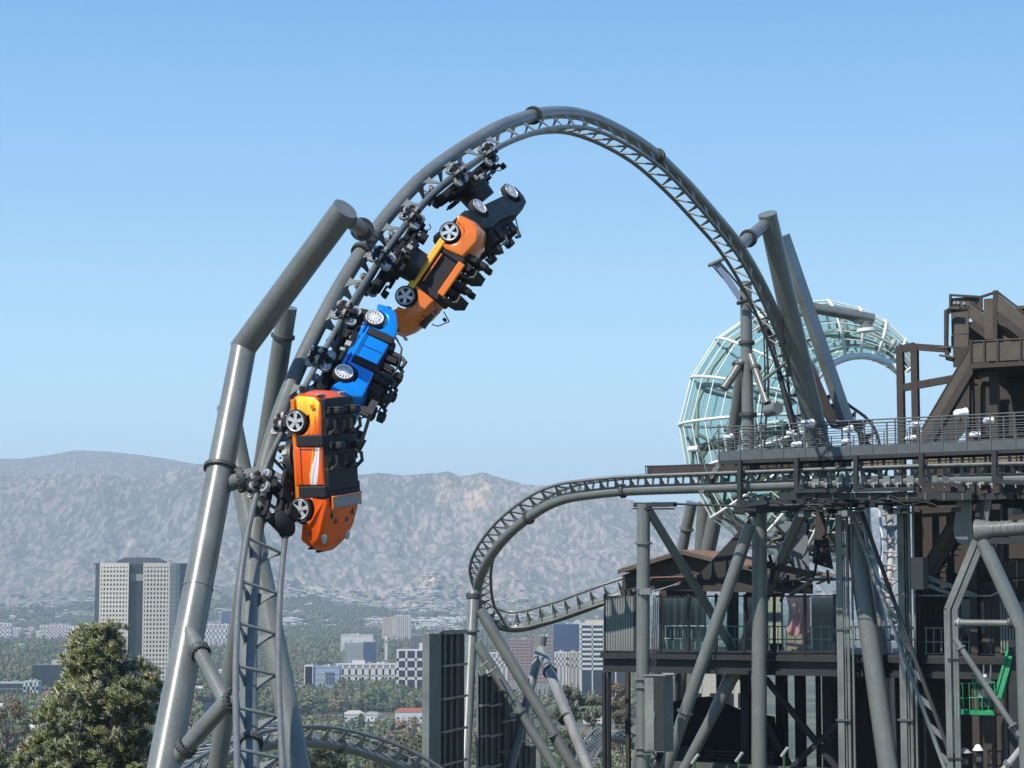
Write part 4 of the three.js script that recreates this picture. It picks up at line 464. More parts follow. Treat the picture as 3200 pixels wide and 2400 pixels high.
{ const o = single('pink_cloth', 'pink cloth hanging behind the platform glass', 'cloth', (() => { const W = 26, H = 22, P = [], U = [], I = []; for (let j = 0; j <= H; j++) for (let i = 0; i <= W; i++) { const u = i / W, v = j / H, lowEdge = lerp(1992, 1975, u) + (u < .2 ? -24 * (1 - u / .2) : 0), y = lerp(1860, lowEdge, v), x = lerp(2455, 2532, u) + 10 * Math.sin(v * 3) * (1 - u); const p = R(x, y, 1.5 + .12 * Math.sin(u * 15 + v * 3) + .05 * Math.sin(u * 31)); P.push(p.x, p.y, p.z); U.push(u, v); } for (let j = 0; j < H; j++) for (let i = 0; i < W; i++) { const a = j * (W + 1) + i; I.push(a, a + W + 1, a + 1, a + 1, a + W + 1, a + W + 2); } const g = new THREE.BufferGeometry(); g.setAttribute('position', new THREE.Float32BufferAttribute(P, 3)); g.setAttribute('uv', new THREE.Float32BufferAttribute(U, 2)); g.setIndex(I); g.computeVertexNormals(); return g; })(), std(.78, .30, .33, .9)); }
{ const o = thing('scenery_board', 'pale scenery board with tan lower half behind the pink cloth', 'board', R(2480, 2036, 5)); part(o, 'upper_board', [slab(2400, 1866, 2440, 2010, 4.4, 4.5)], std(.62, .60, .46, .8, 0, GRIME_FINE)); part(o, 'lower_board', [slab(2452, 1960, 2532, 2034, 4.6, 4.7)], std(.5, .36, .24, .8, 0, GRIME_FINE)); part(o, 'dark_board', [slab(2535, 1866, 2610, 2036, 3.2, 3.3)], std(.13, .16, .18, .5, 0, GRIME)); part(o, 'curved_bench', [rbeam(2458, 2012, 2530, 2022, 4.2, 4.2, .14, .3)], M.pale); }
{ const o = thing('ceiling_speaker', 'pale boxy lamp housing under the dark canopy', 'lamp housing', R(2445, 1850, 3)); part(o, 'housing', [slab(2448, 1836, 2512, 1852, 2.6, 3.4)], M.brownPanel); part(o, 'lid', plate([R(2444, 1833, 2.6), R(2508, 1831, 2.6), R(2540, 1850, 3.6), R(2470, 1850, 3.6)], .05), M.frame); part(o, 'hanger', rpipe(2478, 1820, 2478, 1836, 3, 3, .03), M.pale); }
KO = 1.8;
// --- black shade net
single('shade_net', 'black translucent shade net stretched below the launch track', 'net', [plate([R(2344, 1622, 2), R(2346, 1700, 2), R(2300, 1830, 2), R(2166, 1815, 2)], .012)], std(.03, .028, .03, .9, 0, null, { transmission: .35, thickness: 0 }));
{ const o = thing('canopy_truss', 'tangled dark roof truss and lamps between the middle column and piped post', 'truss', R(2520, 1850, 3)); SEED = 909; for (let i = 0; i < 34; i++) { const x = rr(2400, 2600), y = rr(1600, 1830), a = rr(0, 6.28), l = rr(20, 90); part(o, 'strut', rpipe(x, y, x + Math.cos(a) * l, y + Math.sin(a) * l, rr(2, 6), rr(2, 6), rr(.03, .1)), [M.frame, M.steel, M.black, M.brown][Math.floor(rr(0, 4))]); } part(o, 'panel', plate([R(2550, 1590, 4), R(2572, 1590, 4), R(2604, 1780, 4), R(2540, 1760, 4)], .05), M.brown); part(o, 'glazing', plate([R(2440, 1640, 6), R(2520, 1600, 6), R(2530, 1790, 6), R(2410, 1770, 6)], .03), std(.16, .18, .2, .3)); for (const y of [1800, 1846]) for (const x of [2545, 2602]) part(o, 'lamp', [slab(x, y, x + 16, y + 6, 1.8, 2)], M.white); part(o, 'beam', rbeam(2400, 1765, 2545, 1798, 2.6, 2.6, .3, .2), M.brown); part(o, 'handrail', rpipe(2400, 1815, 2610, 1812, 2, 2, .04), M.frame); }
KO = 0;
{ const o = thing('climbing_lines', 'clamp with pale lines fixed to the column beside the corrugated panel', 'rope', R(2010, 1850, -.1)); part(o, 'clamp', [slab(1998, 1838, 2034, 1858, -.2, -.12)], M.steel); for (const y of [1842, 1848, 1854]) part(o, 'band', rpipe(1990, y, 2036, y, -.16, -.16, .03), M.catwalk); part(o, 'line', rpipe(2042, 1850, 2126, 1820, -.1, 2, .025), M.pale); part(o, 'line', rpipe(2042, 1846, 2122, 1826, -.1, 2, .025), M.pale); for (const x of [2044, 2050, 2056]) part(o, 'cable', rpipe(x, 1860, x - 8, 2110, .3, -.4, .025), M.frame); }
// --- electrical cabinet
{ const o = thing('electrical_cabinet', 'tall grey metal cabinet strapped to the lower part of the column', 'cabinet', R(2045, 2352, -.9)); part(o, 'body', [slab(2014, 2112, 2076, 2348, -1, -.2)], M.corr); part(o, 'door', [slab(2017, 2118, 2042, 2344, -1.04, -1.005)], M.corr); part(o, 'door', [slab(2044, 2118, 2074, 2344, -1.04, -1.005)], M.frame); part(o, 'top', [slab(2010, 2108, 2080, 2111.6, -1.08, -.15)], M.corr); for (const y of [2125, 2150, 2340, 2358]) part(o, 'strap', rpipe(1986, y, 2034, y, -.14, -.14, .04), M.catwalk); part(o, 'handle', rbeam(2046, 2225, 2046, 2245, -1.1, -1.1, .03, .04), M.chrome); }
// --- slanting lamp posts at the bottom edge
[[2170, 2380, 'first slanting pale lamp stick at the bottom edge'], [2308, 2374, 'second slanting pale lamp stick at the bottom edge'], [2450, 2358, 'third slanting pale lamp stick beside the cross braces']].forEach(([x, y, l]) => { const o = thing('lamp_stick', l, 'lamp post', toGround(R(x, 2460, -2)), 'slanting lamp sticks'); part(o, 'post', pipe(R(x, y, -2), toGround(R(x, y, -2)), .05, .05, 10), std(.03, .09, .03, .6)); part(o, 'tube', rpipe(x - 8, y + 6, x + 12, y - 22, -2, -2, .07), M.pale); });
// ------------------------------------------------------------------ brown stair tower
{
  const o = thing('stair_tower', 'brown steel stair tower with brick core above the catwalk', 'stair tower', toGround(R(3000, 2400, 9))), B = M.brown, Pn = M.brownPanel;
  for (const [x, y0, w] of [[2813, 1088, .3], [2858, 1080, .3], [3030, 1160, .32], [3106, 1145, .36], [2862, 1560, .28]]) { const a = R(x, y0, 5), q = toGround(a); part(o, 'post', beam(a, q, w, w * .9, RN), B); }
  part(o, 'beam', rbeam(2803, 1094, 2858, 1082, 5, 5, .34, .2), B); part(o, 'beam', rbeam(2858, 1084, 2970, 1092, 5, 5, .3, .2), B); part(o, 'beam', rbeam(2810, 1214, 3110, 1160, 5, 5, .32, .22), B); part(o, 'beam', rbeam(2858, 1585, 3060, 1575, 5, 5, .3, .2), B); part(o, 'beam', rbeam(2862, 1612, 3010, 1604, 4.9, 4.9, .16, .2), Pn);
  // landings and solid balustrades
  part(o, 'landing', [slab(3030, 1138, 3330, 1152, 3.6, 9)], B); part(o, 'balustrade_panel', [slab(3036, 1074, 3116, 1132, 4.4, 4.45)], Pn); part(o, 'balustrade_panel', [slab(3120, 1070, 3330, 1128, 4.4, 4.45)], Pn); part(o, 'hand_rail', rpipe(3034, 1068, 3330, 1052, 4.4, 4.4, .05), B); for (const x of [3034, 3076, 3118, 3190]) part(o, 'rail_post', rbeam(x, 1062, x, 1146, 4.35, 4.35, .09, .09), B);
  const flight = (x0, y0, x1, y1, k, w, panel = 62) => { part(o, 'stringer', rbeam(x0, y0, x1, y1, k, k, .34, .08), B); part(o, 'stringer', rbeam(x0, y0, x1, y1, k + w, k + w, .34, .08), B); part(o, 'flight_panel', plate([R(x0, y0 - 10, k), R(x1, y1 - 10, k), R(x1, y1 - panel, k), R(x0, y0 - panel, k)], .04), Pn); part(o, 'hand_rail', rpipe(x0, y0 - panel - 6, x1, y1 - panel - 6, k, k, .05), B); const n = 14; for (let i = 0; i < n; i++) { const t = (i + .5) / n, p = R(lerp(x0, x1, t), lerp(y0, y1, t), k); part(o, 'tread', beam(p, p.clone().addScaledVector(RN, w), .26, .05, V(0, 1, 0)), B); } };
  flight(2880, 1420, 3040, 1145, 4.6, 1.4, 70); flight(3036, 1010, 3260, 1180, 6.4, 1.4, 60); flight(3118, 985, 3250, 1090, 5, 1.2, 66); flight(2880, 1850, 3030, 1600, 4.6, 1.4, 70);
  // upper enclosure
  part(o, 'panel', [slab(2972, 970, 3026, 1046, 5, 5.06)], Pn); part(o, 'panel', [slab(2972, 1048, 3026, 1086, 5, 5.06)], Pn); part(o, 'frame_beam', rbeam(2970, 966, 3028, 960, 4.96, 4.96, .1, .1), B); part(o, 'panel', [slab(2972, 932, 3064, 1000, 7, 7.06)], Pn); part(o, 'frame_beam', rbeam(2968, 922, 3066, 928, 6.9, 6.9, .1, .1), B); part(o, 'frame_beam', rbeam(2970, 922, 2970, 980, 6.9, 6.9, .1, .1), B); part(o, 'frame_beam', rbeam(3066, 928, 3116, 912, 6.9, 6.2, .1, .1), B); part(o, 'panel', [slab(3074, 934, 3104, 1060, 6.3, 6.36)], Pn); part(o, 'post', rbeam(3112, 908, 3112, 1070, 6, 6, .2, .2), B); part(o, 'post', rbeam(3066, 926, 3066, 1010, 6.9, 6.9, .12, .12), B); part(o, 'frame_beam', rbeam(3114, 910, 3176, 958, 6, 6, .1, .1), B); part(o, 'panel', plate([R(3120, 930, 6), R(3172, 968, 6), R(3172, 1040, 6), R(3120, 1010, 6)], .05), Pn);
  for (const [x, y] of [[2982, 946], [2994, 946], [3012, 948]]) part(o, 'round_sign_light', pipe(R(x, y, 6.9), R(x, y, 6.96), .07, .07, 14), M.pale); part(o, 'wall_box', [slab(3034, 944, 3052, 972, 6.9, 6.97)], M.black);
  part(o, 'back_panel', [slab(2976, 1010, 3330, 1148, 7.9, 8.0)], B); part(o, 'flight_infill', plate([R(2892, 1400, 4.7), R(3030, 1150, 4.7), R(3030, 1330, 4.7), R(2975, 1400, 4.7)], .05), B); part(o, 'back_panel', [slab(3032, 1150, 3330, 1420, 8.2, 8.3)], M.brown); part(o, 'back_panel', [slab(2870, 1420, 3330, 1610, 9.2, 9.3)], M.brown);
  // bricks and pipes
  M.brick = std(.17, .085, .065, .9, 0, GRIME_FINE); part(o, 'core_wall', [slab(3056, 1150, 3330, 1560, 8.6, 9.0)], std(.07, .045, .04, .9)); part(o, 'core_wall', [slab(3180, 962, 3330, 1070, 8.6, 9.0)], std(.09, .06, .05, .9)); part(o, 'cornice', [slab(3176, 956, 3330, 966, 8.2, 8.59)], Pn);
  const brk = (x0, y0, x1, y1) => { const a = R(x0, y0, 8.58), b = R(x1, y0, 8.58), c = R(x0, y1, 8.58), w = b.clone().sub(a).dot(R1), h = a.y - c.y, g = bx(.30, .10, .05), nx = Math.floor(w / .34), ny = Math.floor(h / .135); let n = 0; const rest = []; for (let j = 0; j < ny; j++) for (let i = 0; i < nx; i++) { const p = a.clone().addScaledVector(R1, (i + .5 + (j % 2) * .5) * .34).add(V(0, -(j + .5) * .135, 0)).addScaledVector(RN, hash(i, j, 2) * .012), m4 = basis(R1, V(0, 1, 0), RN.clone().negate(), p.clone().sub(o.position)); const m = mesh(o, 'brick', g, M.brick); m.applyMatrix4(m4); n++; } return n; }; brk(3184, 972, 3215, 1048); brk(3126, 1170, 3215, 1250);
  part(o, 'vent_pipe', sweep([R(3072, 1420, 6), R(3072, 1216, 6), R(3076, 1200, 6), R(3088, 1196, 6), R(3094, 1206, 6)], .12, 14), Pn); part(o, 'drain_pipe', sweep([R(3000, 966, 4.6), R(2972, 964, 4.6), R(2958, 972, 4.6), R(2957, 1090, 4.6), R(2962, 1120, 4.6), R(2980, 1124, 4.6)], .1, 12), B); part(o, 'pipe_hanger', [rpipe(2934, 1087, 2982, 1085, 4.5, 4.5, .04), rpipe(2936, 1110, 2984, 1118, 4.5, 4.5, .05)], Pn);
  // lower storeys: cladding behind the posts
  part(o, 'panel', [slab(3066, 1866, 3112, 2036, 5.2, 5.26)], Pn); for (let j = 0; j < 3; j++) for (let i = 0; i < 4; i++) part(o, 'cladding_panel', [slab(3062 + i * 58, 1756 + j * 62 - i * 2, 3116 + i * 58, 1814 + j * 62 - i * 2, 6, 6.08)], [B, Pn, Pn][(i + j) % 3]); for (let i = 0; i < 12; i++) part(o, 'cladding_slat', [slab(2872 + i * 15, 1868, 2882 + i * 15, 2036, 5.6, 5.66)], B); part(o, 'rear_cladding', [slab(2866, 1610, 3330, 2040, 7.6, 7.7)], M.brown); for (let i = 0; i < 10; i++) part(o, 'cladding_slat', [slab(3124 + i * 9, 1880, 3129 + i * 9, 2040, 4.6, 4.66)], M.corr); for (const y of [1752, 1812, 1874]) part(o, 'girt', rbeam(3056, y, 3330, y - 8, 5.9, 5.9, .1, .12), B);
  part(o, 'lower_panel', plate([R(2880, 1790, 5.8), R(3000, 1560, 5.8), R(3040, 1600, 5.8), R(3000, 1700, 5.8), R(2890, 1850, 5.8)], .05), Pn); part(o, 'diagonal_beam', rbeam(2876, 1794, 3050, 1862, 4.6, 4.6, .2, .2), M.corr); part(o, 'diagonal_beam', rbeam(2870, 1818, 2990, 1862, 4.4, 4.4, .14, .2), M.corr);
  for (const [x0, x1, y0, y1] of [[2992, 3036, 1872, 1985], [3048, 3076, 1880, 1980]]) part(o, 'window', [slab(x0, y0, x1, y1, 5.1, 5.14)], M.glassDark);
  part(o, 'base_post', beam(R(3086, 2100, 5), toGround(R(3086, 2100, 5)), .4, .4, RN), B);
}
// --- hanging box on the second piped post
single('switch_box', 'dark box hung on the piped post below the brown frame', 'box', [slab(2846, 1742, 2884, 1842, -.6, -.1)], M.frame);
// ------------------------------------------------------------------ green lift basket
{
  const o = thing('boom_lift', 'bright green boom lift with wire basket below the brown tower', 'boom lift', toGround(R(3150, 2400, 1.5))), G = std(.03, .42, .17, .5, 0, GRIME_FINE), k = 1.2, kb = 2.4; M.liftGreen = G;
  part(o, 'toe_board', [slab(2990, 2218, 3110, 2232, k, k + .03)], G); part(o, 'floor', [slab(2990, 2230, 3118, 2233, k + .03, kb)], M.frame); part(o, 'toe_board', [slab(2990, 2216, 3110, 2230, kb, kb + .03)], G);
  for (const kk of [k, kb]) { for (const y of [2136, 2182]) part(o, 'basket_rail', rpipe(2986, y, 3110, y - 3, kk, kk, .028), G); for (let i = 0; i <= 6; i++) part(o, 'basket_bar', rpipe(2988 + i * 20, 2136, 2992 + i * 19.5, 2220, kk, kk, .022), G); }
  for (const x of [2988, 3108]) part(o, 'side_rail', pipe(R(x, 2136, k), R(x, 2136, kb), .028, .028, 8), G); part(o, 'entry_hoop', sweep([R(3050, 2180, k), R(3040, 2125, k), R(3036, 2112, k), R(3048, 2110, k), R(3056, 2130, k), R(3062, 2180, k)], .025, 8), G);
  part(o, 'control_box', [slab(3060, 2186, 3090, 2210, k + .1, k + .4)], M.frame); part(o, 'document_box', [slab(3058, 2156, 3072, 2180, k + .06, k + .16)], M.white); part(o, 'control_panel', [slab(3050, 2118, 3098, 2140, k + .3, k + .6)], M.catwalk); part(o, 'work_light', mesh(o, 'x', new THREE.SphereGeometry(.09, 14, 10), M.white).geometry.clone().applyMatrix4(new THREE.Matrix4().setPosition(R(3078, 2114, k))), M.white); o.children.filter((c) => c.name === 'x').forEach((c) => o.remove(c)); for (const x of [3074, 3096]) part(o, 'beacon_rod', rpipe(x, 2078, x, 2116, k + .2, k + .2, .03, .04), M.steel);
  part(o, 'boom', beam(R(3120, 2180, k + .3), R(3166, 2020, k + .6), .34, .3, RN), G); part(o, 'boom_edge', beam(R(3108, 2180, k + .1), R(3152, 2020, k + .4), .1, .06, RN), G); part(o, 'boom_joint', [slab(3150, 2000, 3170, 2050, k, k + .5)], M.frame); part(o, 'boom_mast', beam(R(3166, 2030, k + .6), toGround(R(3168, 2400, k + .6)), .34, .34, RN), M.frame);
  const cv = document.createElement('canvas'); cv.width = 128; cv.height = 64; const g = cv.getContext('2d'); g.fillStyle = '#3fae6c'; g.fillRect(0, 0, 128, 64); g.fillStyle = '#101a14'; g.font = 'italic bold 52px sans-serif'; g.fillText('JLG', 12, 50); const t = new THREE.CanvasTexture(cv); t.colorSpace = THREE.SRGBColorSpace; const a = R(3084, 2219, k - .02), b = R(3106, 2219, k - .02), c = R(3084, 2229, k - .02), pl = new THREE.PlaneGeometry(b.clone().sub(a).length(), a.y - c.y); pl.applyMatrix4(basis(R1, V(0, 1, 0), RN.clone().negate(), a.clone().lerp(b, .5).setY((a.y + c.y) / 2))); part(o, 'name_plate', pl, std(1, 1, 1, .5, 0, t));
}
// --- white lamp heads low down
[[3012, 2348, 'domed pale lamp hood at the bottom edge'], [3056, 2340, 'bright white lamp hood at the bottom edge']].forEach(([x, y, l], i) => { const o = thing('lamp_hood', l, 'lamp', toGround(R(x, 2440, 1))); const c = R(x, y, 1), m = mesh(o, 'hood', new THREE.LatheGeometry([[0, .16], [.14, .13], [.22, .04], [.32, -.04], [.33, -.07], [.2, -.05]].map((p) => new THREE.Vector2(...p)), 24), i ? M.white : M.pale); m.position.copy(c.clone().sub(o.position)); if (i) m.scale.set(.7, 1.2, .7); part(o, 'mast', pipe(c, toGround(c), .07, .07, 10), M.black); part(o, 'body', [rbx(.36, .5, .3, c.x, c.y - .4, c.z, .08)], M.black); part(o, 'lens', [rbx(.2, .2, .04, c.x, c.y - .42, c.z + .17, .02)], M.catwalk); });
// ------------------------------------------------------------------ turn supports and grid wall
{ const D = 104, o = thing('turn_support', 'grey post with long dark braces holding the banked turn', 'support', V(0, 0, 0)); const top = at(1480, 1852, 107.4), b = at(1458, 2300, 103), f = down(b, b.clone().sub(top).normalize()); o.position.copy(f); part(o, 'post', sweep([top, f], .27, 26), M.steel); part(o, 'flange', flange(at(1474, 1972, 106), V(0, 1, 0), .38, .09, 0), M.steel); part(o, 'head_collar', flange(at(1479, 1862, 107.2), V(0, 1, 0), .36, .2, 16), M.flange); const br = (x0, y0, x1, y1, d0, d1, r, fx, fy, fd, m) => { const a = at(x0, y0, d0), q = at(x1, y1, d1); part(o, 'brace', sweep([a, down(q, q.clone().sub(a).normalize())], r, 24), m); part(o, 'flange', flange(at(fx, fy, fd), q.clone().sub(a), r + .09, .09, 0), M.steel); }; br(1500, 1905, 1800, 2412, 106.8, 106, .28, 1724, 2300, 106.15, M.steel); br(1490, 2010, 1735, 2400, 105.5, 104.9, .255, 1622, 2228, 105.15, M.steel); part(o, 'ladder_guard', [pipe(at(1498, 2010, 104), at(1552, 2105, 104), .05, .05, 8), pipe(at(1494, 2040, 104), at(1530, 2064, 104), .04, .04, 8), pipe(at(1500, 2085, 104), at(1528, 2064, 104), .04, .04, 8), pipe(at(1522, 2106, 104), at(1552, 2085, 104), .04, .04, 8)], M.steel); }
{ const o = thing('turn_support', 'splayed pair of shiny tubes under the lowest point of the turn', 'support', at(1690, 2400, 109)); const T = at(1688, 2010, 110.6); o.position.copy(toGround(at(1690, 2300, 109))); const shiny = std(.30, .31, .30, .26, 0, GRIME, { clearcoat: .6, clearcoatRoughness: .15 }); const lg = (x0, y0, d0, x, y, d, r) => { const a = at(x0, y0, d0), q = at(x, y, d); part(o, 'leg', sweep([a, down(q, q.clone().sub(a).normalize())], r, 24), shiny); }; lg(1684, 2040, 110.4, 1596, 2400, 108.5, .23); lg(1690, 2030, 110.5, 1838, 2400, 104, .27); part(o, 'head', [pipe(at(1692, 1990, 110.8), at(1684, 2060, 110.6), .3, .24, 20), pipe(at(1690, 2030, 110.7), at(1676, 2070, 110.7), .2, .2, 16)], M.steel); const d = at(1838, 2400, 104).sub(at(1690, 2030, 110.5)).normalize(); part(o, 'flange', flange(at(1718, 2100, 109.3), d, .36, .1, 12), M.flange); part(o, 'flange', flange(at(1768, 2246, 106.7), d, .37, .1, 0), M.flange); part(o, 'cross_tube', pipe(at(1640, 2215, 109.4), at(1600, 2235, 103.5), .12, .12, 14), M.steel); }
{ // grid wall: panels set in a grey lattice, running away to the right
  const o = thing('grid_wall', 'dark panelled screen wall with grey lattice behind the turn support', 'wall', toGround(at(1372, 2400, 98))); const W0 = at(1370, HORIZON, 97.5), W1 = at(1690, HORIZON, 116), wd = W1.clone().sub(W0).setY(0).normalize(), wn = V(-wd.z, 0, wd.x); if (wn.z < 0) wn.negate(); const W = (px, py, k = 0) => { const r = ray(px, py), p0 = W0.clone().addScaledVector(wn, k), t = p0.clone().sub(EYE).dot(wn) / r.dot(wn); return EYE.clone().addScaledVector(r, t); };
  part(o, 'end_pillar', (() => { const a = at(1331, 1980, 96.4), b = at(1368, 1980, 97.4), d = b.clone().sub(a).setY(0), w = d.length(), g = bx(w, a.y - GROUND_Y, .35); d.normalize(); g.applyMatrix4(basis(d, V(0, 1, 0), d.clone().cross(V(0, 1, 0)), a.clone().lerp(b, .5).setY((a.y + GROUND_Y) / 2))); return g; })(), M.steel); M.panelDark = std(.016, .018, .022, .6, 0, GRIME_FINE);
  const tops = [[1372, 1408, 1976], [1410, 1448, 1974], [1492, 1516, 2105], [1518, 1556, 2108], [1558, 1600, 2160], [1602, 1640, 2226], [1642, 1672, 2330]]; tops.forEach(([a, b, y]) => { const p = W(a, y), q = W(b, y); part(o, 'backing', beam(V(p.x, (p.y + GROUND_Y) / 2, p.z), V(q.x, (p.y + GROUND_Y) / 2, q.z), .1, p.y - GROUND_Y, V(0, 1, 0)), M.panelDark); for (const x of [a, (a + b) / 2]) { const t = W(x, y, .12); part(o, 'lattice_post', beam(t, toGround(t), .07, .09, wn), M.steel); } for (let k = 0; k < 7; k++) { const yy = p.y - .05 - k * 1.45; if (yy < GROUND_Y + 1) break; part(o, 'lattice_bar', beam(V(p.x, yy, p.z).addScaledVector(wn, .16), V(q.x, yy, q.z).addScaledVector(wn, .16), .14, .1, V(0, 1, 0)), M.steel); } }); part(o, 'coping', beam(W(1370, 1972, .1), W(1452, 1970, .1), .3, .08, V(0, 1, 0)), M.steel); part(o, 'end_panel', [beam(W(1684, 2330, 0), toGround(W(1684, 2330, 0)), .5, .3, wn)], M.steel); }
// --- small looping track low down beyond the platform
const T6 = new Track([[1820, 2430, 128, 0, .6, .8], [1826, 2370, 130, .4, .6, .7], [1850, 2330, 133, .5, .7, .4], [1890, 2308, 136, .2, .9, .2], [1940, 2312, 138, -.2, .9, .2], [1990, 2340, 139, -.3, .9, .2], [2030, 2400, 140, -.3, .9, .2]], { h: .5 }); T6.build('coaster_track', 'small dark track loop low down beyond the platform end', { mat: M.steel, railMat: M.steel, tie: .6 });
// ------------------------------------------------------------------ office towers and larger buildings of the valley
const ground = (px, d) => at(px, HORIZON, d).setY(landH(px, d));
const COL = { white: std(.74, .74, .72, .7, 0, GRIME), cream: std(.62, .56, .46, .75, 0, GRIME), grey: std(.34, .34, .35, .7, 0, GRIME), blueGlass: std(.06, .10, .19, .15), dark: std(.022, .026, .035, .2), pink: std(.36, .25, .24, .75, 0, GRIME), mint: std(.52, .60, .58, .7, 0, GRIME), paleBlue: std(.36, .46, .58, .7, 0, GRIME), red: std(.40, .13, .07, .8, 0, GRIME), tan: std(.36, .29, .22, .8, 0, GRIME), teal: std(.30, .50, .52, .6), towerGlass: std(.022, .027, .036, .4), slate: std(.075, .085, .10, .6) };
const occupied = []; // px0, px1, depth, lowest visible pixel: trees in front stay below that pixel
function block(px0, px1, pyTop, d, dep) { const a = at(px0, pyTop, d), b = at(px1, pyTop, d), y0 = Math.min(landH(px0, d), landH(px1, d)) - 1; return { a, b, w: b.x - a.x, y0, h: a.y - y0, d, dep, box: (m = 0) => bx(b.x - a.x - m * 2, a.y - y0 - m, dep - m * 2).translate((a.x + b.x) / 2, y0 + (a.y - y0 - m) / 2, -d - dep / 2) }; }
// office block: glass body behind a proud grid of piers and spandrels
function office(name, label, px0, px1, pyTop, pyBot, d, dep, cols, rows, wall, glass, o2 = {}) {
  occupied.push([px0, px1, d, pyBot]); const q = block(px0, px1, pyTop, d, dep), o = thing(name, label, 'building', V((q.a.x + q.b.x) / 2, q.y0, -d)), pw = o2.pw ?? .35, sh = o2.sh ?? .4, H = o2.floors ? q.a.y - at(px0, pyBot, d).y : q.h, st = H / rows; part(o, 'glass_body', q.box(.25), glass); part(o, 'roof_edge', bx(q.w + .3, 1.4, dep + .3).translate((q.a.x + q.b.x) / 2, q.a.y, -d - dep / 2), wall);
  if (cols) for (let i = 0; i <= cols; i++) { const w = q.w / cols * pw; part(o, 'pier', bx(w, q.h - .8, .5).translate(clamp(q.a.x + q.w * i / cols, q.a.x + w / 2, q.b.x - w / 2), q.y0 + (q.h - .8) / 2, -d - .1), wall); }
  for (let j = 1; j <= rows; j++) { const y = q.a.y - j * st; if (y < q.y0 + 1) break; part(o, 'spandrel', bx(q.w, st * sh, .42).translate((q.a.x + q.b.x) / 2, y, -d - .06), wall); } for (const s of [0, 1]) part(o, 'side_wall', bx(.4, q.h - .9, dep - .3).translate(s ? q.b.x : q.a.x, q.y0 + (q.h - .9) / 2, -d - dep / 2 - .2), o2.side ?? wall); for (let i = 0; i < 4; i++) { const w = q.w * (.04 + .07 * hash(i, px0, 3)); part(o, 'roof_unit', bx(w, 1.2 + 1.6 * hash(i, px0, 4), 3).translate(lerp(q.a.x + w, q.b.x - w, hash(i, px0, 5)), q.a.y + 1.4, -d - dep * (.2 + .15 * i)), i % 2 ? COL.grey : COL.white); } if (o2.pent) { const [a, b, t] = o2.pent, r = block(a, b, t, d + 4, dep * .5), hh = r.a.y - q.a.y; part(o, 'penthouse', bx(r.w, hh, dep * .5).translate((r.a.x + r.b.x) / 2, q.a.y + .7 + hh / 2, -d - dep / 2), o2.pmat ?? wall); } return o;
}
{ // tall black and white office tower
  const d = 1950, u = d / F, top = at(400, 1762, d).y, o = thing('office_tower', 'tall office tower with white window grid and dark glass corners', 'building', at(430, HORIZON, d).setY(0)); occupied.push([275, 600, d, 2120]);
  const X = (px) => (px - 1600) * u; const foot = [[287, 24], [313, 7], [408, 0], [408, 6], [452, 6], [452, 0], [534, 1.5], [548, 5], [558, 11], [575, 26], [560, 62], [300, 62]]; const shp = new THREE.Shape(foot.map(([x, z]) => new THREE.Vector2(X(x), z))); const body = boxUV(new THREE.ExtrudeGeometry(shp, { depth: top, bevelEnabled: false })); body.applyMatrix4(new THREE.Matrix4().makeBasis(V(1, 0, 0), V(0, 0, -1), V(0, 1, 0))); body.translate(0, 0, -d); part(o, 'glass_body', body, COL.towerGlass);
  const face = (p, q, n, nm) => { const a = V(X(p[0]), 0, -d - p[1]), b = V(X(q[0]), 0, -d - q[1]), t = b.clone().sub(a), L = t.length(); t.normalize(); const nn = V(-t.z, 0, t.x); if (nn.z < 0) nn.negate(); const gs = [], cw = L / n, fl = 3.9, nf = 34; for (let i = 0; i <= n; i++) { const w = cw * .46; const c = a.clone().addScaledVector(t, clamp(i * cw, w / 2, L - w / 2)).addScaledVector(nn, .3); gs.push(beam(c, c.clone().setY(top - .6), w, .7, nn)); } for (let j = 0; j <= nf; j++) { const y = top - .9 - j * fl; if (y < 1) break; gs.push(beam(a.clone().setY(y).addScaledVector(nn, .27), b.clone().setY(y).addScaledVector(nn, .27), .6, fl * (j ? .5 : .9), V(0, 1, 0))); } const m = part(o, nm, gs, COL.towerWhite); m.userData.kind = 'stuff'; };
  COL.towerWhite = std(.70, .66, .56, .65, 0, GRIME); face([313, 7], [408, 0], 9, 'window_grid'); face([452, 0], [534, 1.5], 8, 'window_grid'); face([534, 1.5], [548, 5], 2, 'window_grid'); face([548, 5], [558, 11], 2, 'window_grid'); part(o, 'roof_edge', bx(X(575) - X(287), 1.2, 40).translate((X(575) + X(287)) / 2, top + .3, -d - 33), COL.slate);
  const ph = at(360, 1752, d).y; part(o, 'penthouse', boxUV(new THREE.ExtrudeGeometry(new THREE.Shape([[356, 1764], [358, 1752], [384, 1741], [478, 1741], [502, 1752], [504, 1764]].map(([x, y]) => new THREE.Vector2(X(x), at(x, y, d).y))), { depth: 26, bevelEnabled: false })).translate(0, 0, -d - 42), COL.slate); for (const x of [440, 450, 458]) part(o, 'roof_mast', pipe(at(x, 1742, d + 30), at(x, 1730, d + 30), .3, .3, 6), COL.white); part(o, 'corner_band', bx(X(452) - X(408) - .4, 6, 1).translate((X(452) + X(408)) / 2, top - 12, -d - 5.9), COL.grey);
}
office('office_block', 'black glass office block with pale rooftop box beside the pine', 103, 206, 2080, 2142, 2500, 26, 14, 9, COL.dark, COL.dark, { pw: .12, sh: .1, pent: [160, 204, 2065], pmat: COL.cream, floors: 1, side: COL.dark });
office('low_building', 'low dark fronted building at the edge left of the pine', -60, 72, 2134, 2172, 2300, 18, 0, 2, COL.mint, COL.dark, { sh: .06, floors: 1 });
office('low_building', 'small mint coloured corner building with square windows', 74, 120, 2130, 2172, 2290, 16, 3, 2, COL.mint, COL.dark, { pw: .5, sh: .5, floors: 1 });
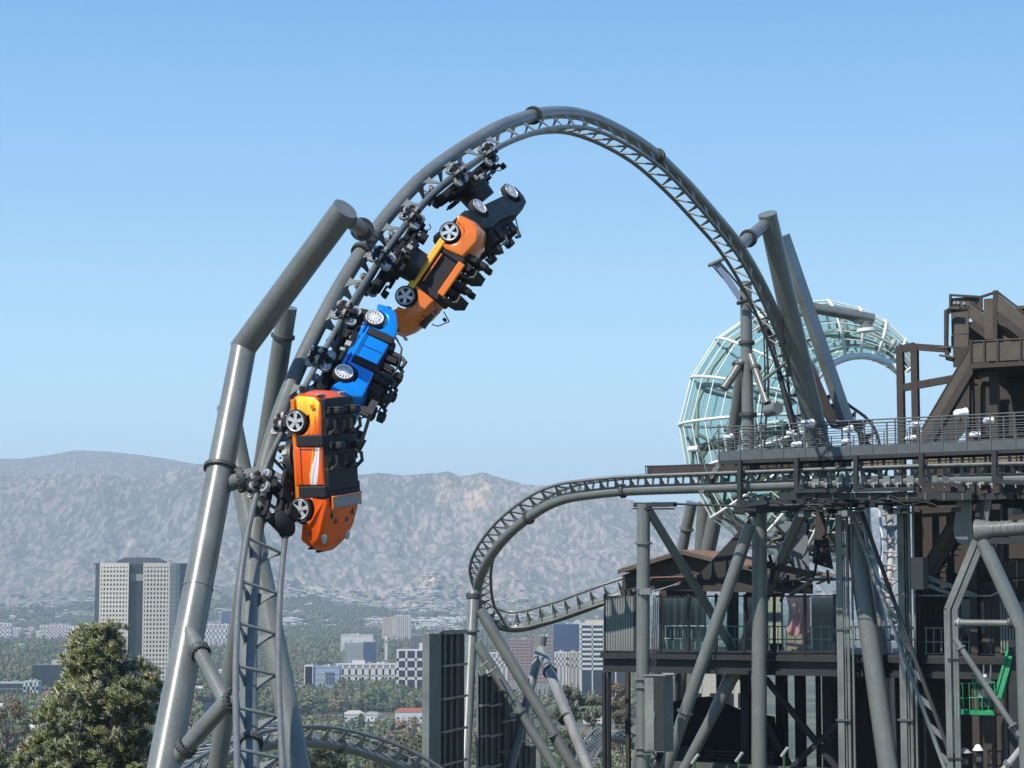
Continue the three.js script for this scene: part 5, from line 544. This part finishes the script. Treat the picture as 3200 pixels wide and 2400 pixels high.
[[-40, 36, 1948, 1990, 'white apartment block cut by the edge of the picture'], [40, 66, 1962, 1990, 'narrow white apartment block between two wider ones'], [90, 104, 1960, 1998, 'slim white slab standing before the hillside'], [124, 216, 1954, 1988, 'long white apartment row with red roof line'], [218, 264, 1958, 1988, 'white apartment block nearest the dark office tower']].forEach(([a, b, t, bt, l], i) => office('apartment_block', l, a, b, t, bt, 5400, 30, Math.max(2, Math.round((b - a) / 12)), 3, COL.white, COL.pink, { pw: .45, sh: .35, floors: 1 }));
office('office_block', 'blue glass cube behind the leaning support', 692, 738, 1911, 1950, 4600, 30, 8, 8, COL.blueGlass, COL.blueGlass, { pw: .1, sh: .1 });
office('office_block', 'white warehouse below the blue glass cube', 640, 735, 1952, 1990, 4400, 40, 7, 2, COL.white, COL.grey, { pw: .3, sh: .5, floors: 1 });
office('office_block', 'pale office with white stair end standing among the trees', 980, 1062, 2084, 2150, 2300, 16, 0, 4, COL.paleBlue, COL.paleBlue, { sh: .9, floors: 1 }); office('stair_block', 'bright white windowless end block among the trees', 951, 979, 2081, 2150, 2298, 18, 1, 1, COL.white, COL.white, { pw: .9, sh: .9 });
for (let r = 0; r < 3; r++) for (let c = 0; c < 3; c++) { const p = at(1020 + c * 10, 2104 + r * 13, 2298.6); part(scene.children.find((x) => x.name === 'office_block_003') ?? scene.children.at(-1), 'window', bx(2.2, 2, .3).translate(p.x, p.y, p.z), COL.dark); }
office('low_building', 'long white low building behind the pale office', 1050, 1240, 2076, 2124, 2420, 20, 9, 2, COL.white, COL.grey, { pw: .3, sh: .78, floors: 1, pent: [1100, 1140, 2066] });
office('office_block', 'white building with large square dark windows', 1240, 1420, 2032, 2120, 2200, 24, 6, 3, COL.white, COL.dark, { pw: .22, sh: .3, floors: 1, pent: [1310, 1400, 2012] });
office('office_block', 'mauve grey office with small square windows', 1284, 1400, 1984, 2034, 2900, 22, 11, 5, COL.grey, COL.dark, { pw: .5, sh: .5, floors: 1 });
office('office_block', 'pale office with four rows of windows and tan stair strip', 1076, 1136, 2008, 2048, 3000, 20, 14, 4, COL.mint, COL.grey, { pw: .4, sh: .5, floors: 1 }); office('office_block', 'dark blue glass cube joined to the pale office', 1137, 1177, 2008, 2056, 2990, 22, 9, 7, COL.blueGlass, COL.blueGlass, { pw: .08, sh: .12, floors: 1 });
office('apartment_tower', 'beige twin apartment tower with vertical stripes', 1194, 1232, 1930, 1984, 4700, 26, 6, 2, COL.cream, COL.tan, { pw: .55, sh: .04, floors: 1 }); office('apartment_tower', 'taller beige apartment tower with white vertical stripes', 1233, 1283, 1924, 1986, 4680, 26, 8, 2, COL.white, COL.tan, { pw: .4, sh: .04, floors: 1 });
office('low_building', 'long white flat hall below the beige towers', 1066, 1166, 1985, 2008, 3600, 30, 0, 1, COL.white, COL.white, { sh: .9, floors: 1 });
office('office_block', 'pinkish office tower with horizontal bands behind the turn', 1588, 1660, 2000, 2120, 2100, 24, 5, 12, COL.pink, COL.grey, { pw: .06, sh: .5, floors: 1 }); office('office_block', 'round ended pinkish office tower nearer the dark glass slab', 1662, 1730, 1990, 2128, 2080, 26, 5, 12, COL.pink, COL.grey, { pw: .06, sh: .5, floors: 1 });
office('office_block', 'dark blue glass slab between the pinkish and striped towers', 1731, 1812, 1952, 2042, 2300, 24, 12, 9, COL.blueGlass, COL.blueGlass, { pw: .05, sh: .05, floors: 1 }); office('office_block', 'white and black striped office tower beside the corrugated panel', 1814, 1960, 1952, 2090, 2000, 30, 4, 9, COL.white, COL.dark, { pw: .1, sh: .48, floors: 1, pent: [1830, 1940, 1940], pmat: COL.cream });
office('low_building', 'small white block below the dark blue slab', 1734, 1772, 2040, 2076, 2250, 18, 3, 2, COL.white, COL.grey, { floors: 1 }); office('low_building', 'white low block left of the pinkish towers', 1520, 1586, 2042, 2080, 2200, 18, 4, 2, COL.white, COL.grey, { floors: 1 }); office('low_building', 'white block with roof gear right of the low block', 1776, 1814, 2040, 2080, 2240, 18, 3, 2, COL.cream, COL.grey, { floors: 1 });
office('large_store', 'cream house block seen through the gap below the platform', 2080, 2330, 2096, 2230, 1200, 20, 5, 4, COL.cream, COL.cream, { pw: .5, sh: .5 });
{ const o = thing('bell_tower', 'slim white bell tower with domed top in the valley', 'tower', ground(1207, 3100)), t = at(1207, 1992, 3100), g = ground(1207, 3100); part(o, 'shaft', bx(4, t.y - g.y, 4).translate(t.x, (t.y + g.y) / 2, t.z), COL.white); part(o, 'dome', new THREE.SphereGeometry(2.2, 14, 10).translate(t.x, t.y, t.z), COL.white); part(o, 'opening', bx(1.4, 4, .4).translate(t.x, t.y - 6, t.z + 2.1), COL.dark); occupied.push([1195, 1220, 3100, 2028]); }
for (const [x, y0, y1, d, l] of [[938, 2015, 2075, 2700, 'lattice pylon standing left of the pale office'], [1077, 2035, 2072, 2600, 'lattice pylon standing before the windowed office']]) { const o = thing('pylon', l, 'pylon', ground(x, d)), t = at(x, y0, d), b = at(x, y1 + 12, d); for (const k of [-1, 1]) for (const z of [-1, 1]) part(o, 'leg', pipe(V(t.x + k * .4, t.y, t.z + z * .4), V(b.x + k * 3, landH(x, d), b.z + z * 3), .25, .3, 5), COL.grey); for (let i = 1; i < 6; i++) part(o, 'brace', pipe(V(t.x - 3 * i / 6, lerp(t.y, b.y, i / 6), t.z), V(t.x + 3 * i / 6, lerp(t.y, b.y, i / 6), t.z), .15, .15, 5), COL.grey); for (const k of [3, 6]) part(o, 'cross_arm', pipe(V(t.x - 4, t.y - k, t.z), V(t.x + 4, t.y - k, t.z), .2, .2, 5), COL.grey); occupied.push([x - 10, x + 10, d, y1]); }
// words that say where a far thing stands, by what can be found near it
const zone = (px) => px < 150 ? 'beside the mint corner building' : px < 290 ? 'near the black office block' : px < 600 ? 'behind pine and office tower' : px < 760 ? 'behind the ladder track' : px < 950 ? 'beside the brace leg' : px < 1060 ? 'near the white end block' : px < 1200 ? 'near the long white building' : px < 1330 ? 'near the square windowed building' : px < 1500 ? 'behind the grid wall' : px < 1720 ? 'behind the splayed tubes' : px < 1900 ? 'near the striped tower' : px < 2060 ? 'behind the platform end' : 'behind the platform';
const reach = (d) => d < 1500 ? 'closest' : d < 1800 ? 'close' : d < 2200 ? 'middling' : d < 3000 ? 'distant' : d < 4000 ? 'remote' : 'very remote';
const NAMED = new Map(Object.entries(COL).map(([k, m]) => [m, { paleBlue: 'pale blue', tan: 'tan', red: 'red', grey: 'grey', white: 'white', cream: 'cream', mint: 'mint', pink: 'pinkish' }[k] ?? k]));
// ------------------------------------------------------------------ houses
function gable(w, h, dp, rh, hip = 0) { const x = w / 2 + .4, z = dp / 2 + .4, q = w / 2 - hip, P = [[-x, h, z], [x, h, z], [q, h + rh, 0], [-q, h + rh, 0], [-x, h, -z], [x, h, -z]], T = [[0, 1, 2], [0, 2, 3], [5, 4, 3], [5, 3, 2], [4, 0, 3], [1, 5, 2], [0, 4, 5], [0, 5, 1]], pos = []; for (const t of T) for (const i of t) pos.push(...P[i]); const g = new THREE.BufferGeometry(); g.setAttribute('position', new THREE.Float32BufferAttribute(pos, 3)); g.computeVertexNormals(); return boxUV(g); }
function house(label, px, d, w, dp, h, rh, turn, wall, roof, hip, group, detail) { const o = thing('house', label, 'house', ground(px, d), group); o.rotation.y = turn; mesh(o, 'wall', bx(w, h + .6, dp, 0, h / 2 - .3, 0), wall); mesh(o, 'roof', gable(w, h, dp, rh, hip), roof); if (detail) for (let i = 0; i < detail; i++) { const x = -w / 2 + w * (i + .5) / detail; mesh(o, i === 1 ? 'door' : 'window', bx(w / detail * .45, i === 1 ? 2.2 : 1.4, .16, x, i === 1 ? 1.2 : h * .55, dp / 2 + .04), COL.dark); } return o; }
occupied.push([1070, 1150, 1700, 2222], [1095, 1190, 1560, 2276], [1235, 1340, 1620, 2252], [1235, 1340, 1500, 2284], [1140, 1195, 1650, 2190], [945, 990, 1460, 2282], [870, 1010, 2050, 2125], [640, 740, 1900, 2140], [1580, 1640, 1900, 2170]);
house('white house with low pale hip roof amid the trees', 1110, 1830, 19, 14, 7, 3, .15, COL.white, COL.cream, 5, null, 5); house('long house with wide tan roof sloping to the left', 1145, 1660, 26, 14, 4, 4, -.3, COL.white, COL.tan, 4, null, 5); house('large white villa with red tiled roof', 1290, 1790, 28, 14, 11, 3, .05, COL.white, COL.red, 4, null, 6); house('house with dull roof and three white dormers below the villa', 1290, 1580, 26, 14, 4, 5, .1, COL.cream, COL.tan, 5, null, 5); house('small white house right of the hip roofed house', 1168, 1850, 14, 10, 5, 3, -.4, COL.white, COL.grey, 3, null, 4); house('grey flat house beside the slanting brace', 968, 1600, 14, 12, 6, 1.5, .1, COL.white, COL.tan, 3, null, 4); house('red roofed long house near the middle of the trees', 930, 2200, 30, 12, 5, 2.5, 0, COL.white, COL.red, 3, null, 6); house('red roofed shop row behind the leaning support', 690, 2150, 40, 14, 6, 2.5, .05, COL.white, COL.red, 3, null, 8); house('red roofed white house right of the grid wall', 1610, 2150, 22, 12, 7, 3, .2, COL.white, COL.red, 3, null, 5); house('cream house at the bottom among bushes', 1010, 1420, 12, 9, 3.4, 2, .2, COL.white, COL.tan, 3, null, 4);
for (const z of [-6, 0, 6]) { const h = scene.children.filter((c) => c.name.startsWith('house'))[3]; mesh(h, 'dormer', bx(3, 2.4, 2.6, z, 6, 4.4), COL.white); }
SEED = 2024; const walls = [COL.white, COL.white, COL.cream, COL.white, COL.mint], roofs = [COL.tan, COL.red, COL.grey, COL.white, COL.tan, COL.grey];
const clear = (px, d, top) => !occupied.some(([a, b, od, low]) => px > a - 8 && px < b + 8 && ((d < od && top < low) || Math.abs(d - od) < 40));
const pyOf = (px, d, y) => { const q = V((px - 1600) / F * d, y, -d).sub(EYE).applyAxisAngle(V(1, 0, 0), -PITCH); return CY - q.y / -q.z * F; };
let nh = 0; for (let i = 0; i < 900 && nh < 110; i++) { const d = 1450 + 3200 * rnd() ** 1.5, px = rnd() < .82 ? rr(-20, 1420) : rr(1500, 2120); if (!clear(px, d, pyOf(px, d, landH(px, d) + 9))) continue; const hw = walls[Math.floor(rr(0, 5))], hr = roofs[Math.floor(rr(0, 6))]; house(`${reach(d)} ${NAMED.get(hw)} house with ${NAMED.get(hr)} roof among trees ${zone(px)}`, px, d, rr(10, 22), rr(8, 14), rr(3.5, 6.5), rr(1.2, 3.2), rr(-.6, .6), hw, hr, rr(0, 4), 'houses among the valley trees', d < 1900 ? 4 : 0); nh++; if (d < 3200 && rnd() < .75) occupied.push([px - 7 * F / d, px + 7 * F / d, d, pyOf(px, d, landH(px, d) + 2.6)]); }
let nt = 0; for (let i = 0; i < 900 && nt < 180; i++) { const d = rr(4200, 6700), c = [120, 660, 1010, 1150, 1400, 1650, 1900][Math.floor(rr(0, 7))], px = rnd() < .6 ? c + rr(-120, 120) : rr(-20, 2150), w = rr(14, 60), h = rr(5, rnd() < .12 ? 26 : 13); if (!clear(px, d, pyOf(px, d, landH(px, d) + h))) continue; const g = ground(px, d); const tm = [COL.white, COL.white, COL.cream, COL.white, COL.grey, COL.pink][Math.floor(rr(0, 6))]; single('town_building', `${h > 16 ? 'tall' : w > 40 ? 'long' : w > 25 ? 'mid-sized' : 'small'} flat ${NAMED.get(tm)} town building far ${zone(px)}`, 'building', [bx(w, h, rr(14, 30)).translate(g.x, g.y + h / 2 - .4, g.z), bx(w * .3, 2.2, 6).translate(g.x + rr(-w * .3, w * .3), g.y + h + .6, g.z)], tm, 'far town buildings'); nt++; }
const hut1 = merge(bx(1, 1, 1, 0, .3, 0), gable(1, .8, 1, .3, .25));
for (let i = 0; i < 190; i++) { const px = rnd() < .5 ? rr(930, 1420) : rr(-10, 2050), d = 6500 + 1500 * rnd(), g = ground(px, d), m = mesh(scene, numbered('hillside_house'), hut1, [COL.white, COL.cream, COL.white, COL.tan][Math.floor(rr(0, 4))]); m.position.copy(g).add(V(0, 1.5, 0)); m.scale.set(rr(12, 26), rr(7, 12), rr(10, 18)); m.rotation.y = rr(-.6, .6); m.userData = { label: `tiny ${NAMED.get(m.material)} ${m.scale.x > 20 ? 'wide' : m.scale.x > 15 ? 'mid-sized' : 'narrow'} house ${d > 7400 ? 'high on' : d > 6900 ? 'midway up' : 'low on'} the foothills ${zone(px)}`, category: 'house', group: 'houses on the foothills', kind: 'thing' }; }
{ const n = 1500, im = new THREE.InstancedMesh(hut1, COL.white, n), q = new THREE.Object3D(), c = new THREE.Color(); for (let i = 0; i < n; i++) { const px = rnd() < .4 ? rr(900, 1500) : rr(-30, 2300), d = 5600 + 2500 * rnd() ** .8; q.position.copy(ground(px, d)).add(V(0, 1, 0)); q.scale.set(rr(7, 14), rr(6, 10), rr(8, 14)); q.rotation.y = rr(-1, 1); q.updateMatrix(); im.setMatrixAt(i, q.matrix); const k = rr(.45, 1.15); im.setColorAt(i, c.setRGB(k, k * rr(.82, 1), k * rr(.7, .98))); } im.name = 'distant_houses'; im.userData = { label: 'scatter of tiny far houses over the foothills', category: 'houses', kind: 'stuff' }; im.castShadow = im.receiveShadow = true; scene.add(im); }
// ------------------------------------------------------------------ trees of the valley
function crown(n, lobes, size, flat = 1) { // many small leaf clumps spread through lobes
  const P = [], N = [], U = []; for (let i = 0; i < n; i++) { const L = lobes[Math.floor(rnd() * lobes.length)]; let v; do v = V(rr(-1, 1), rr(-1, 1), rr(-1, 1)); while (v.lengthSq() > 1 || v.lengthSq() < .18); const c = V(L[0] + v.x * L[3], L[1] + v.y * L[4], L[2] + v.z * L[3]), out = v.clone().normalize(), a = V(rr(-1, 1), rr(-1, 1), rr(-1, 1)).normalize(), nn = out.clone().multiplyScalar(.9).add(V(rr(-.6, .6), rr(-.2, .7), rr(-.6, .6))).normalize(), t = a.cross(nn).normalize(), b = nn.clone().cross(t), s = size * rr(.6, 1.3); for (const [x, y] of [[-1, -.6], [1, -.6], [.1, 1]]) { const p = c.clone().addScaledVector(t, x * s).addScaledVector(b, y * s * flat); P.push(p.x, p.y, p.z); N.push(nn.x, nn.y, nn.z); U.push(x, y); } }
  const g = new THREE.BufferGeometry(); g.setAttribute('position', new THREE.Float32BufferAttribute(P, 3)); g.setAttribute('normal', new THREE.Float32BufferAttribute(N, 3)); g.setAttribute('uv', new THREE.Float32BufferAttribute(U, 2)); return g;
}
SEED = 314; const lobesOf = (n, r, h, y) => Array.from({ length: n }, () => { const a = rr(0, 6.28), q = r * Math.sqrt(rnd()) * .7; return [Math.cos(a) * q, y + rr(-.5, .5) * h, Math.sin(a) * q, r * rr(.35, .6), h * rr(.28, .45)]; });
const PROTO = [[520, lobesOf(9, 5, 6, 6.5), .75], [520, lobesOf(11, 6, 5, 6), .8], [480, lobesOf(8, 4, 8, 7.5), .7], [420, range(0, 7, 7).map((i) => [0, 3 + i * 1.8, 0, 2.6 * (1 - i / 9), 1.5]), .6], [300, range(0, 7, 7).map((i) => [rr(-.2, .2), 2 + i * 1.7, rr(-.2, .2), 1.0 * (1 - i / 12), 1.4]), .5], [500, lobesOf(10, 7, 6, 9), .8]].map(([n, l, s]) => crown(n, l, s)), TRUNK = sweep([V(0, -1, 0), V(.1, 2, 0), V(0, 6, .1)], (t) => lerp(.45, .2, t), 6);
const leafM = (r, g, b) => std(r, g, b, .9, 0, null, {}), LEAF = [leafM(.135, .17, .075), leafM(.175, .205, .09), leafM(.11, .15, .08), leafM(.21, .21, .105), leafM(.15, .19, .115), leafM(.22, .18, .11)], BARK = std(.16, .12, .09, .9);
const trees = []; SEED = 77; for (let i = 0; i < 76000; i++) { const d = i < 9000 ? rr(1230, 2700) : Math.sqrt(1230 ** 2 + rnd() * (7300 ** 2 - 1230 ** 2)), px = rr(-60, d > 3000 ? 2500 : 2250); const s = rr(.7, 1.5), k = [0, 1, 2, 0, 1, 5, 3, 4][Math.floor(rnd() * 8)]; const y = landH(px, d), dens = fbm((px - 1600) / F * d / 260, d / 260, 3, 91); if (dens < (d > 5600 ? .53 : d > 4200 ? .48 : .32)) continue; if (!clear(px, d, pyOf(px, d, y + 11 * s))) continue; trees.push([px, d, s, k, rr(0, 6.28), Math.floor(rnd() * 6), y]); }
trees.sort((a, b) => a[1] / a[2] - b[1] / b[2]); const vis = (t) => t[0] > 600 && t[0] < 1330 || t[0] > 1640 && t[0] < 1990 || t[0] < 240; const near = trees.filter(vis).slice(0, 300), nearSet = new Set(near);
const KN = ['rounded tree', 'broad tree', 'upright tree', 'cone shaped evergreen', 'slim cypress', 'wide crowned tree'];
for (const [px, d, s, k, a, c, y] of near) { const o = thing(['round_tree', 'broad_tree', 'tall_tree', 'evergreen_tree', 'cypress_tree', 'wide_tree'][k], `${reach(d)} ${['green', 'light green', 'deep green', 'yellowish', 'grey green', 'brownish'][c]} ${s > 1.2 ? 'large' : s > .95 ? 'medium' : 'small'} ${KN[k]} ${zone(px)}`, 'tree', V((px - 1600) / F * d, y, -d), 'trees of the valley floor'); o.rotation.y = a; o.scale.setScalar(s); mesh(o, 'trunk', TRUNK, BARK); mesh(o, 'crown', PROTO[k], LEAF[c]); }
{ const rest = trees.filter((t) => !nearSet.has(t)), q = new THREE.Object3D(), cc = new THREE.Color(); PROTO.forEach((g, k) => { const l = rest.filter((t) => t[3] === k); const im = new THREE.InstancedMesh(g, leafM(1, 1, 1), l.length); l.forEach(([px, d, s, , a, c, y], i) => { q.position.set((px - 1600) / F * d, y, -d); q.rotation.y = a; q.scale.setScalar(s * (d > 3500 ? 1.25 : 1)); q.updateMatrix(); im.setMatrixAt(i, q.matrix); im.setColorAt(i, LEAF[c].color); }); im.name = numbered('valley_woodland'); im.userData = { label: 'far belt of trees spread over the valley floor, ' + ['rounded', 'broad', 'tall', 'conical', 'slim', 'wide crowned'][k] + ' ones', category: 'woodland', kind: 'stuff' }; im.castShadow = im.receiveShadow = true; scene.add(im); }); }
// ------------------------------------------------------------------ pine and nearer trees
{
  SEED = 1234; const d = 118, mpp = d / F, o = thing('pine_tree', 'large olive green pine standing before the dark office tower', 'pine tree', V((345 - 1600) * mpp, landH(345, d), -d)), base = o.position.clone(), X = (px) => (px - 1600) * mpp - base.x, Y = (py) => at(345, py, d).y - base.y;
  const OUT = [[1934, 300, 350], [1960, 258, 385], [2000, 228, 420], [2040, 220, 420], [2060, 216, 455], [2100, 208, 505], [2150, 180, 508], [2200, 140, 505], [2260, 122, 500], [2320, 92, 492], [2400, 55, 480], [2520, 40, 500]], L = (py) => { let i = 0; while (i < OUT.length - 2 && OUT[i + 1][0] < py) i++; const a = OUT[i], b = OUT[i + 1], t = clamp((py - a[0]) / (b[0] - a[0]), 0, 1); return [lerp(a[1], b[1], t), lerp(a[2], b[2], t)]; };
  const clumps = []; for (let i = 0; i < 620; i++) { const py = 1945 + 575 * Math.pow(rnd(), .8), [l, r] = L(py), q = rnd(), e = 26, px = lerp(l + e * .7, r - e * .7, q), half = (r - l) / 2 * mpp, off = (q - .5) * 2, zr = Math.sqrt(Math.max(.05, 1 - off * off)) * half * .95; if (fbm(px / 34, py / 30, 2, 8) < .44 && i > 40) continue; const z = rr(-.4, 1) * zr; clumps.push([X(px), Y(py + 18), z, rr(.45, 1.15)]); }
  const P = [], N = [], C = [], U = []; for (const [cx, cy, cz, s] of clumps) { const tone = rr(.78, 1.22), yel = rr(.85, 1.15), tuft = 6; for (let t = 0; t < tuft; t++) { const ta = rr(0, 6.28), tr = Math.sqrt(rnd()) * s * .75, tc = V(cx + Math.cos(ta) * tr, cy + rr(-.25, .35) * s - tr * .15, cz + Math.sin(ta) * tr), axis = V(Math.cos(ta) * tr / s, .9, Math.sin(ta) * tr / s).normalize(); for (let i = 0; i < 62; i++) { const dir = axis.clone().multiplyScalar(.75).add(V(rr(-1, 1), rr(-.7, 1), rr(-1, 1))).normalize(), b0 = tc.clone().addScaledVector(dir, rr(0, .1) * s).add(V(rr(-.1, .1), rr(-.1, .1), rr(-.1, .1))), len = rr(.2, .36) * (.6 + s * .4), side = dir.clone().cross(V(rr(-1, 1), rr(-1, 1), rr(-1, 1))).normalize().multiplyScalar(rr(.018, .034)), nn = dir.clone().multiplyScalar(.55).add(axis.clone().multiplyScalar(.6)).add(V(0, .1, 0)).normalize(), k = tone * rr(.8, 1.2); for (const p of [b0.clone().add(side), b0.clone().sub(side), b0.clone().addScaledVector(dir, len)]) { P.push(p.x, p.y, p.z); N.push(nn.x, nn.y, nn.z); C.push(.225 * k * yel, .25 * k, .07 * k); U.push(0, 0); } } } }
  const g = new THREE.BufferGeometry(); g.setAttribute('position', new THREE.Float32BufferAttribute(P, 3)); g.setAttribute('normal', new THREE.Float32BufferAttribute(N, 3)); g.setAttribute('uv', new THREE.Float32BufferAttribute(U, 2)); g.setAttribute('color', new THREE.Float32BufferAttribute(C, 3)); mesh(o, 'crown', g, std(1, 1, 1, .85, 0, null, { vertexColors: true, transmission: .4, thickness: 0 }));
  mesh(o, 'trunk', sweep([V(0, -1, 0), V(.15, 6, 0), V(-.1, 12, 0), V(-.2, Y(1990), 0)], (t) => lerp(.42, .06, t), 12), BARK); for (let i = 0; i < 46; i++) { const c = clumps[i * 6], y = Math.max(1, c[1] - rr(.8, 2)); mesh(o, 'branch', sweep([V(-.05, y - .6, 0), V(c[0] * .5, y, c[2] * .5), V(c[0] * .95, c[1] - .1, c[2] * .95)], (t) => lerp(.11, .025, t), 6), BARK); }
}
function nearTree(name, label, px, pyTop, d, rPx, n, col, opt = {}) { SEED = Math.round(px * 7 + d); const mpp = d / F, base = V((px - 1600) * mpp, landH(px, d), -d), top = at(px, pyTop, d).y - base.y, r = rPx * mpp, o = thing(name, label, opt.cat ?? 'tree', base), ch = Math.min(top * .8, opt.crownH ?? r * 2.6), y0 = top - ch; const lobes = Array.from({ length: opt.lobes ?? 26 }, () => { const v = rnd(), a = rr(0, 6.28), q = r * Math.sqrt(rnd()) * Math.sqrt(Math.sin(Math.PI * clamp(.12 + v * .8, 0, 1))) * .85; return [Math.cos(a) * q, y0 + ch * (.1 + .85 * v), Math.sin(a) * q, r * rr(.2, .34), r * rr(.16, .3)]; }); mesh(o, 'crown', crown(n, lobes, opt.leaf ?? .12), col); mesh(o, 'trunk', sweep([V(0, -1, 0), V(r * .05, y0, 0), V(-r * .05, top * .9, 0)], (t) => lerp(Math.max(.16, r * .07), .05, t), 8), opt.bark ?? BARK); for (let i = 0; i < (opt.branches ?? 9); i++) { const l = lobes[i]; mesh(o, 'branch', sweep([V(0, lerp(y0 * .8, top * .7, rnd()), 0), V(l[0] * .5, l[1] - .4, l[2] * .5), V(l[0], l[1], l[2])], (t) => lerp(.09, .03, t), 6), opt.bark ?? BARK); } return o; }
const PALEBARK = std(.42, .38, .32, .85, 0, GRIME_FINE), greyLeaf = leafM(.13, .135, .095), dryLeaf = leafM(.15, .125, .085), oliveLeaf = leafM(.13, .15, .05), deepLeaf = leafM(.065, .085, .045);
nearTree('eucalyptus_tree', 'sparse greyish tree with pale trunk at the lower left edge', 40, 2165, 210, 95, 5200, dryLeaf, { bark: PALEBARK, crownH: 9, leaf: .1, branches: 16 });
nearTree('eucalyptus_tree', 'grey green tree beside the sparse one in the lower left corner', 130, 2230, 190, 80, 4200, greyLeaf, { bark: PALEBARK, crownH: 8, leaf: .1 });
nearTree('leafy_bush', 'low dark bush in the lower left corner', 15, 2330, 150, 90, 4200, deepLeaf, { cat: 'bush', crownH: 6 });
nearTree('leafy_bush', 'yellow green bush top at the foot of the pine', 330, 2366, 104, 100, 4600, oliveLeaf, { cat: 'bush', crownH: 4, leaf: .09 });
nearTree('leafy_bush', 'second yellow green bush between pine and thick column', 440, 2372, 102, 60, 3600, oliveLeaf, { cat: 'bush', crownH: 4, leaf: .09 });
nearTree('leafy_tree', 'dusty green tree between the pine and thick column', 470, 2130, 230, 60, 3800, greyLeaf, { crownH: 9 });
nearTree('leafy_tree', 'olive tree seen between the thick column and ladder track', 690, 2250, 240, 70, 3800, greyLeaf, { crownH: 9 });
nearTree('leafy_tree', 'dark bushy tree right of the track foot', 1010, 2330, 300, 80, 4200, deepLeaf, { crownH: 9, leaf: .16 }); nearTree('leafy_tree', 'broad olive tree crown by the low hump of track', 1220, 2318, 320, 110, 5200, greyLeaf, { crownH: 10, leaf: .17 }); nearTree('leafy_tree', 'dusty tree at the foot of the grid wall pillar', 1300, 2290, 380, 70, 4200, greyLeaf, { crownH: 12, leaf: .2 });
nearTree('leafy_tree', 'tall dark tree seen between splayed tubes and platform', 1780, 2110, 420, 60, 4600, deepLeaf, { crownH: 20, leaf: .22 }); nearTree('leafy_tree', 'grey green tree left of the platform posts', 1850, 2150, 400, 60, 4600, greyLeaf, { crownH: 18, leaf: .22 }); nearTree('leafy_tree', 'brownish tree seen between the platform posts', 1940, 2130, 380, 60, 4400, dryLeaf, { crownH: 18, leaf: .2 });
// small flags beyond the splayed tubes
{ const d = 300, o = thing('flag_pole', 'pair of small pale flags on a pole beyond the splayed tubes', 'flag', V((1848 - 1600) / F * d, landH(1848, d), -d)); const t = at(1848, 2270, d); part(o, 'pole', pipe(V(t.x, landH(1848, d), t.z), t, .05, .05, 8), COL.grey); for (const [y0, y1, m] of [[2274, 2294, COL.pink], [2300, 2316, COL.white]]) part(o, 'flag', plate([at(1847, y0, d), at(1826, y0 + 4, d), at(1824, y1 + 2, d), at(1847, y1, d)], .02), m); }
renderer.render(scene, camera);
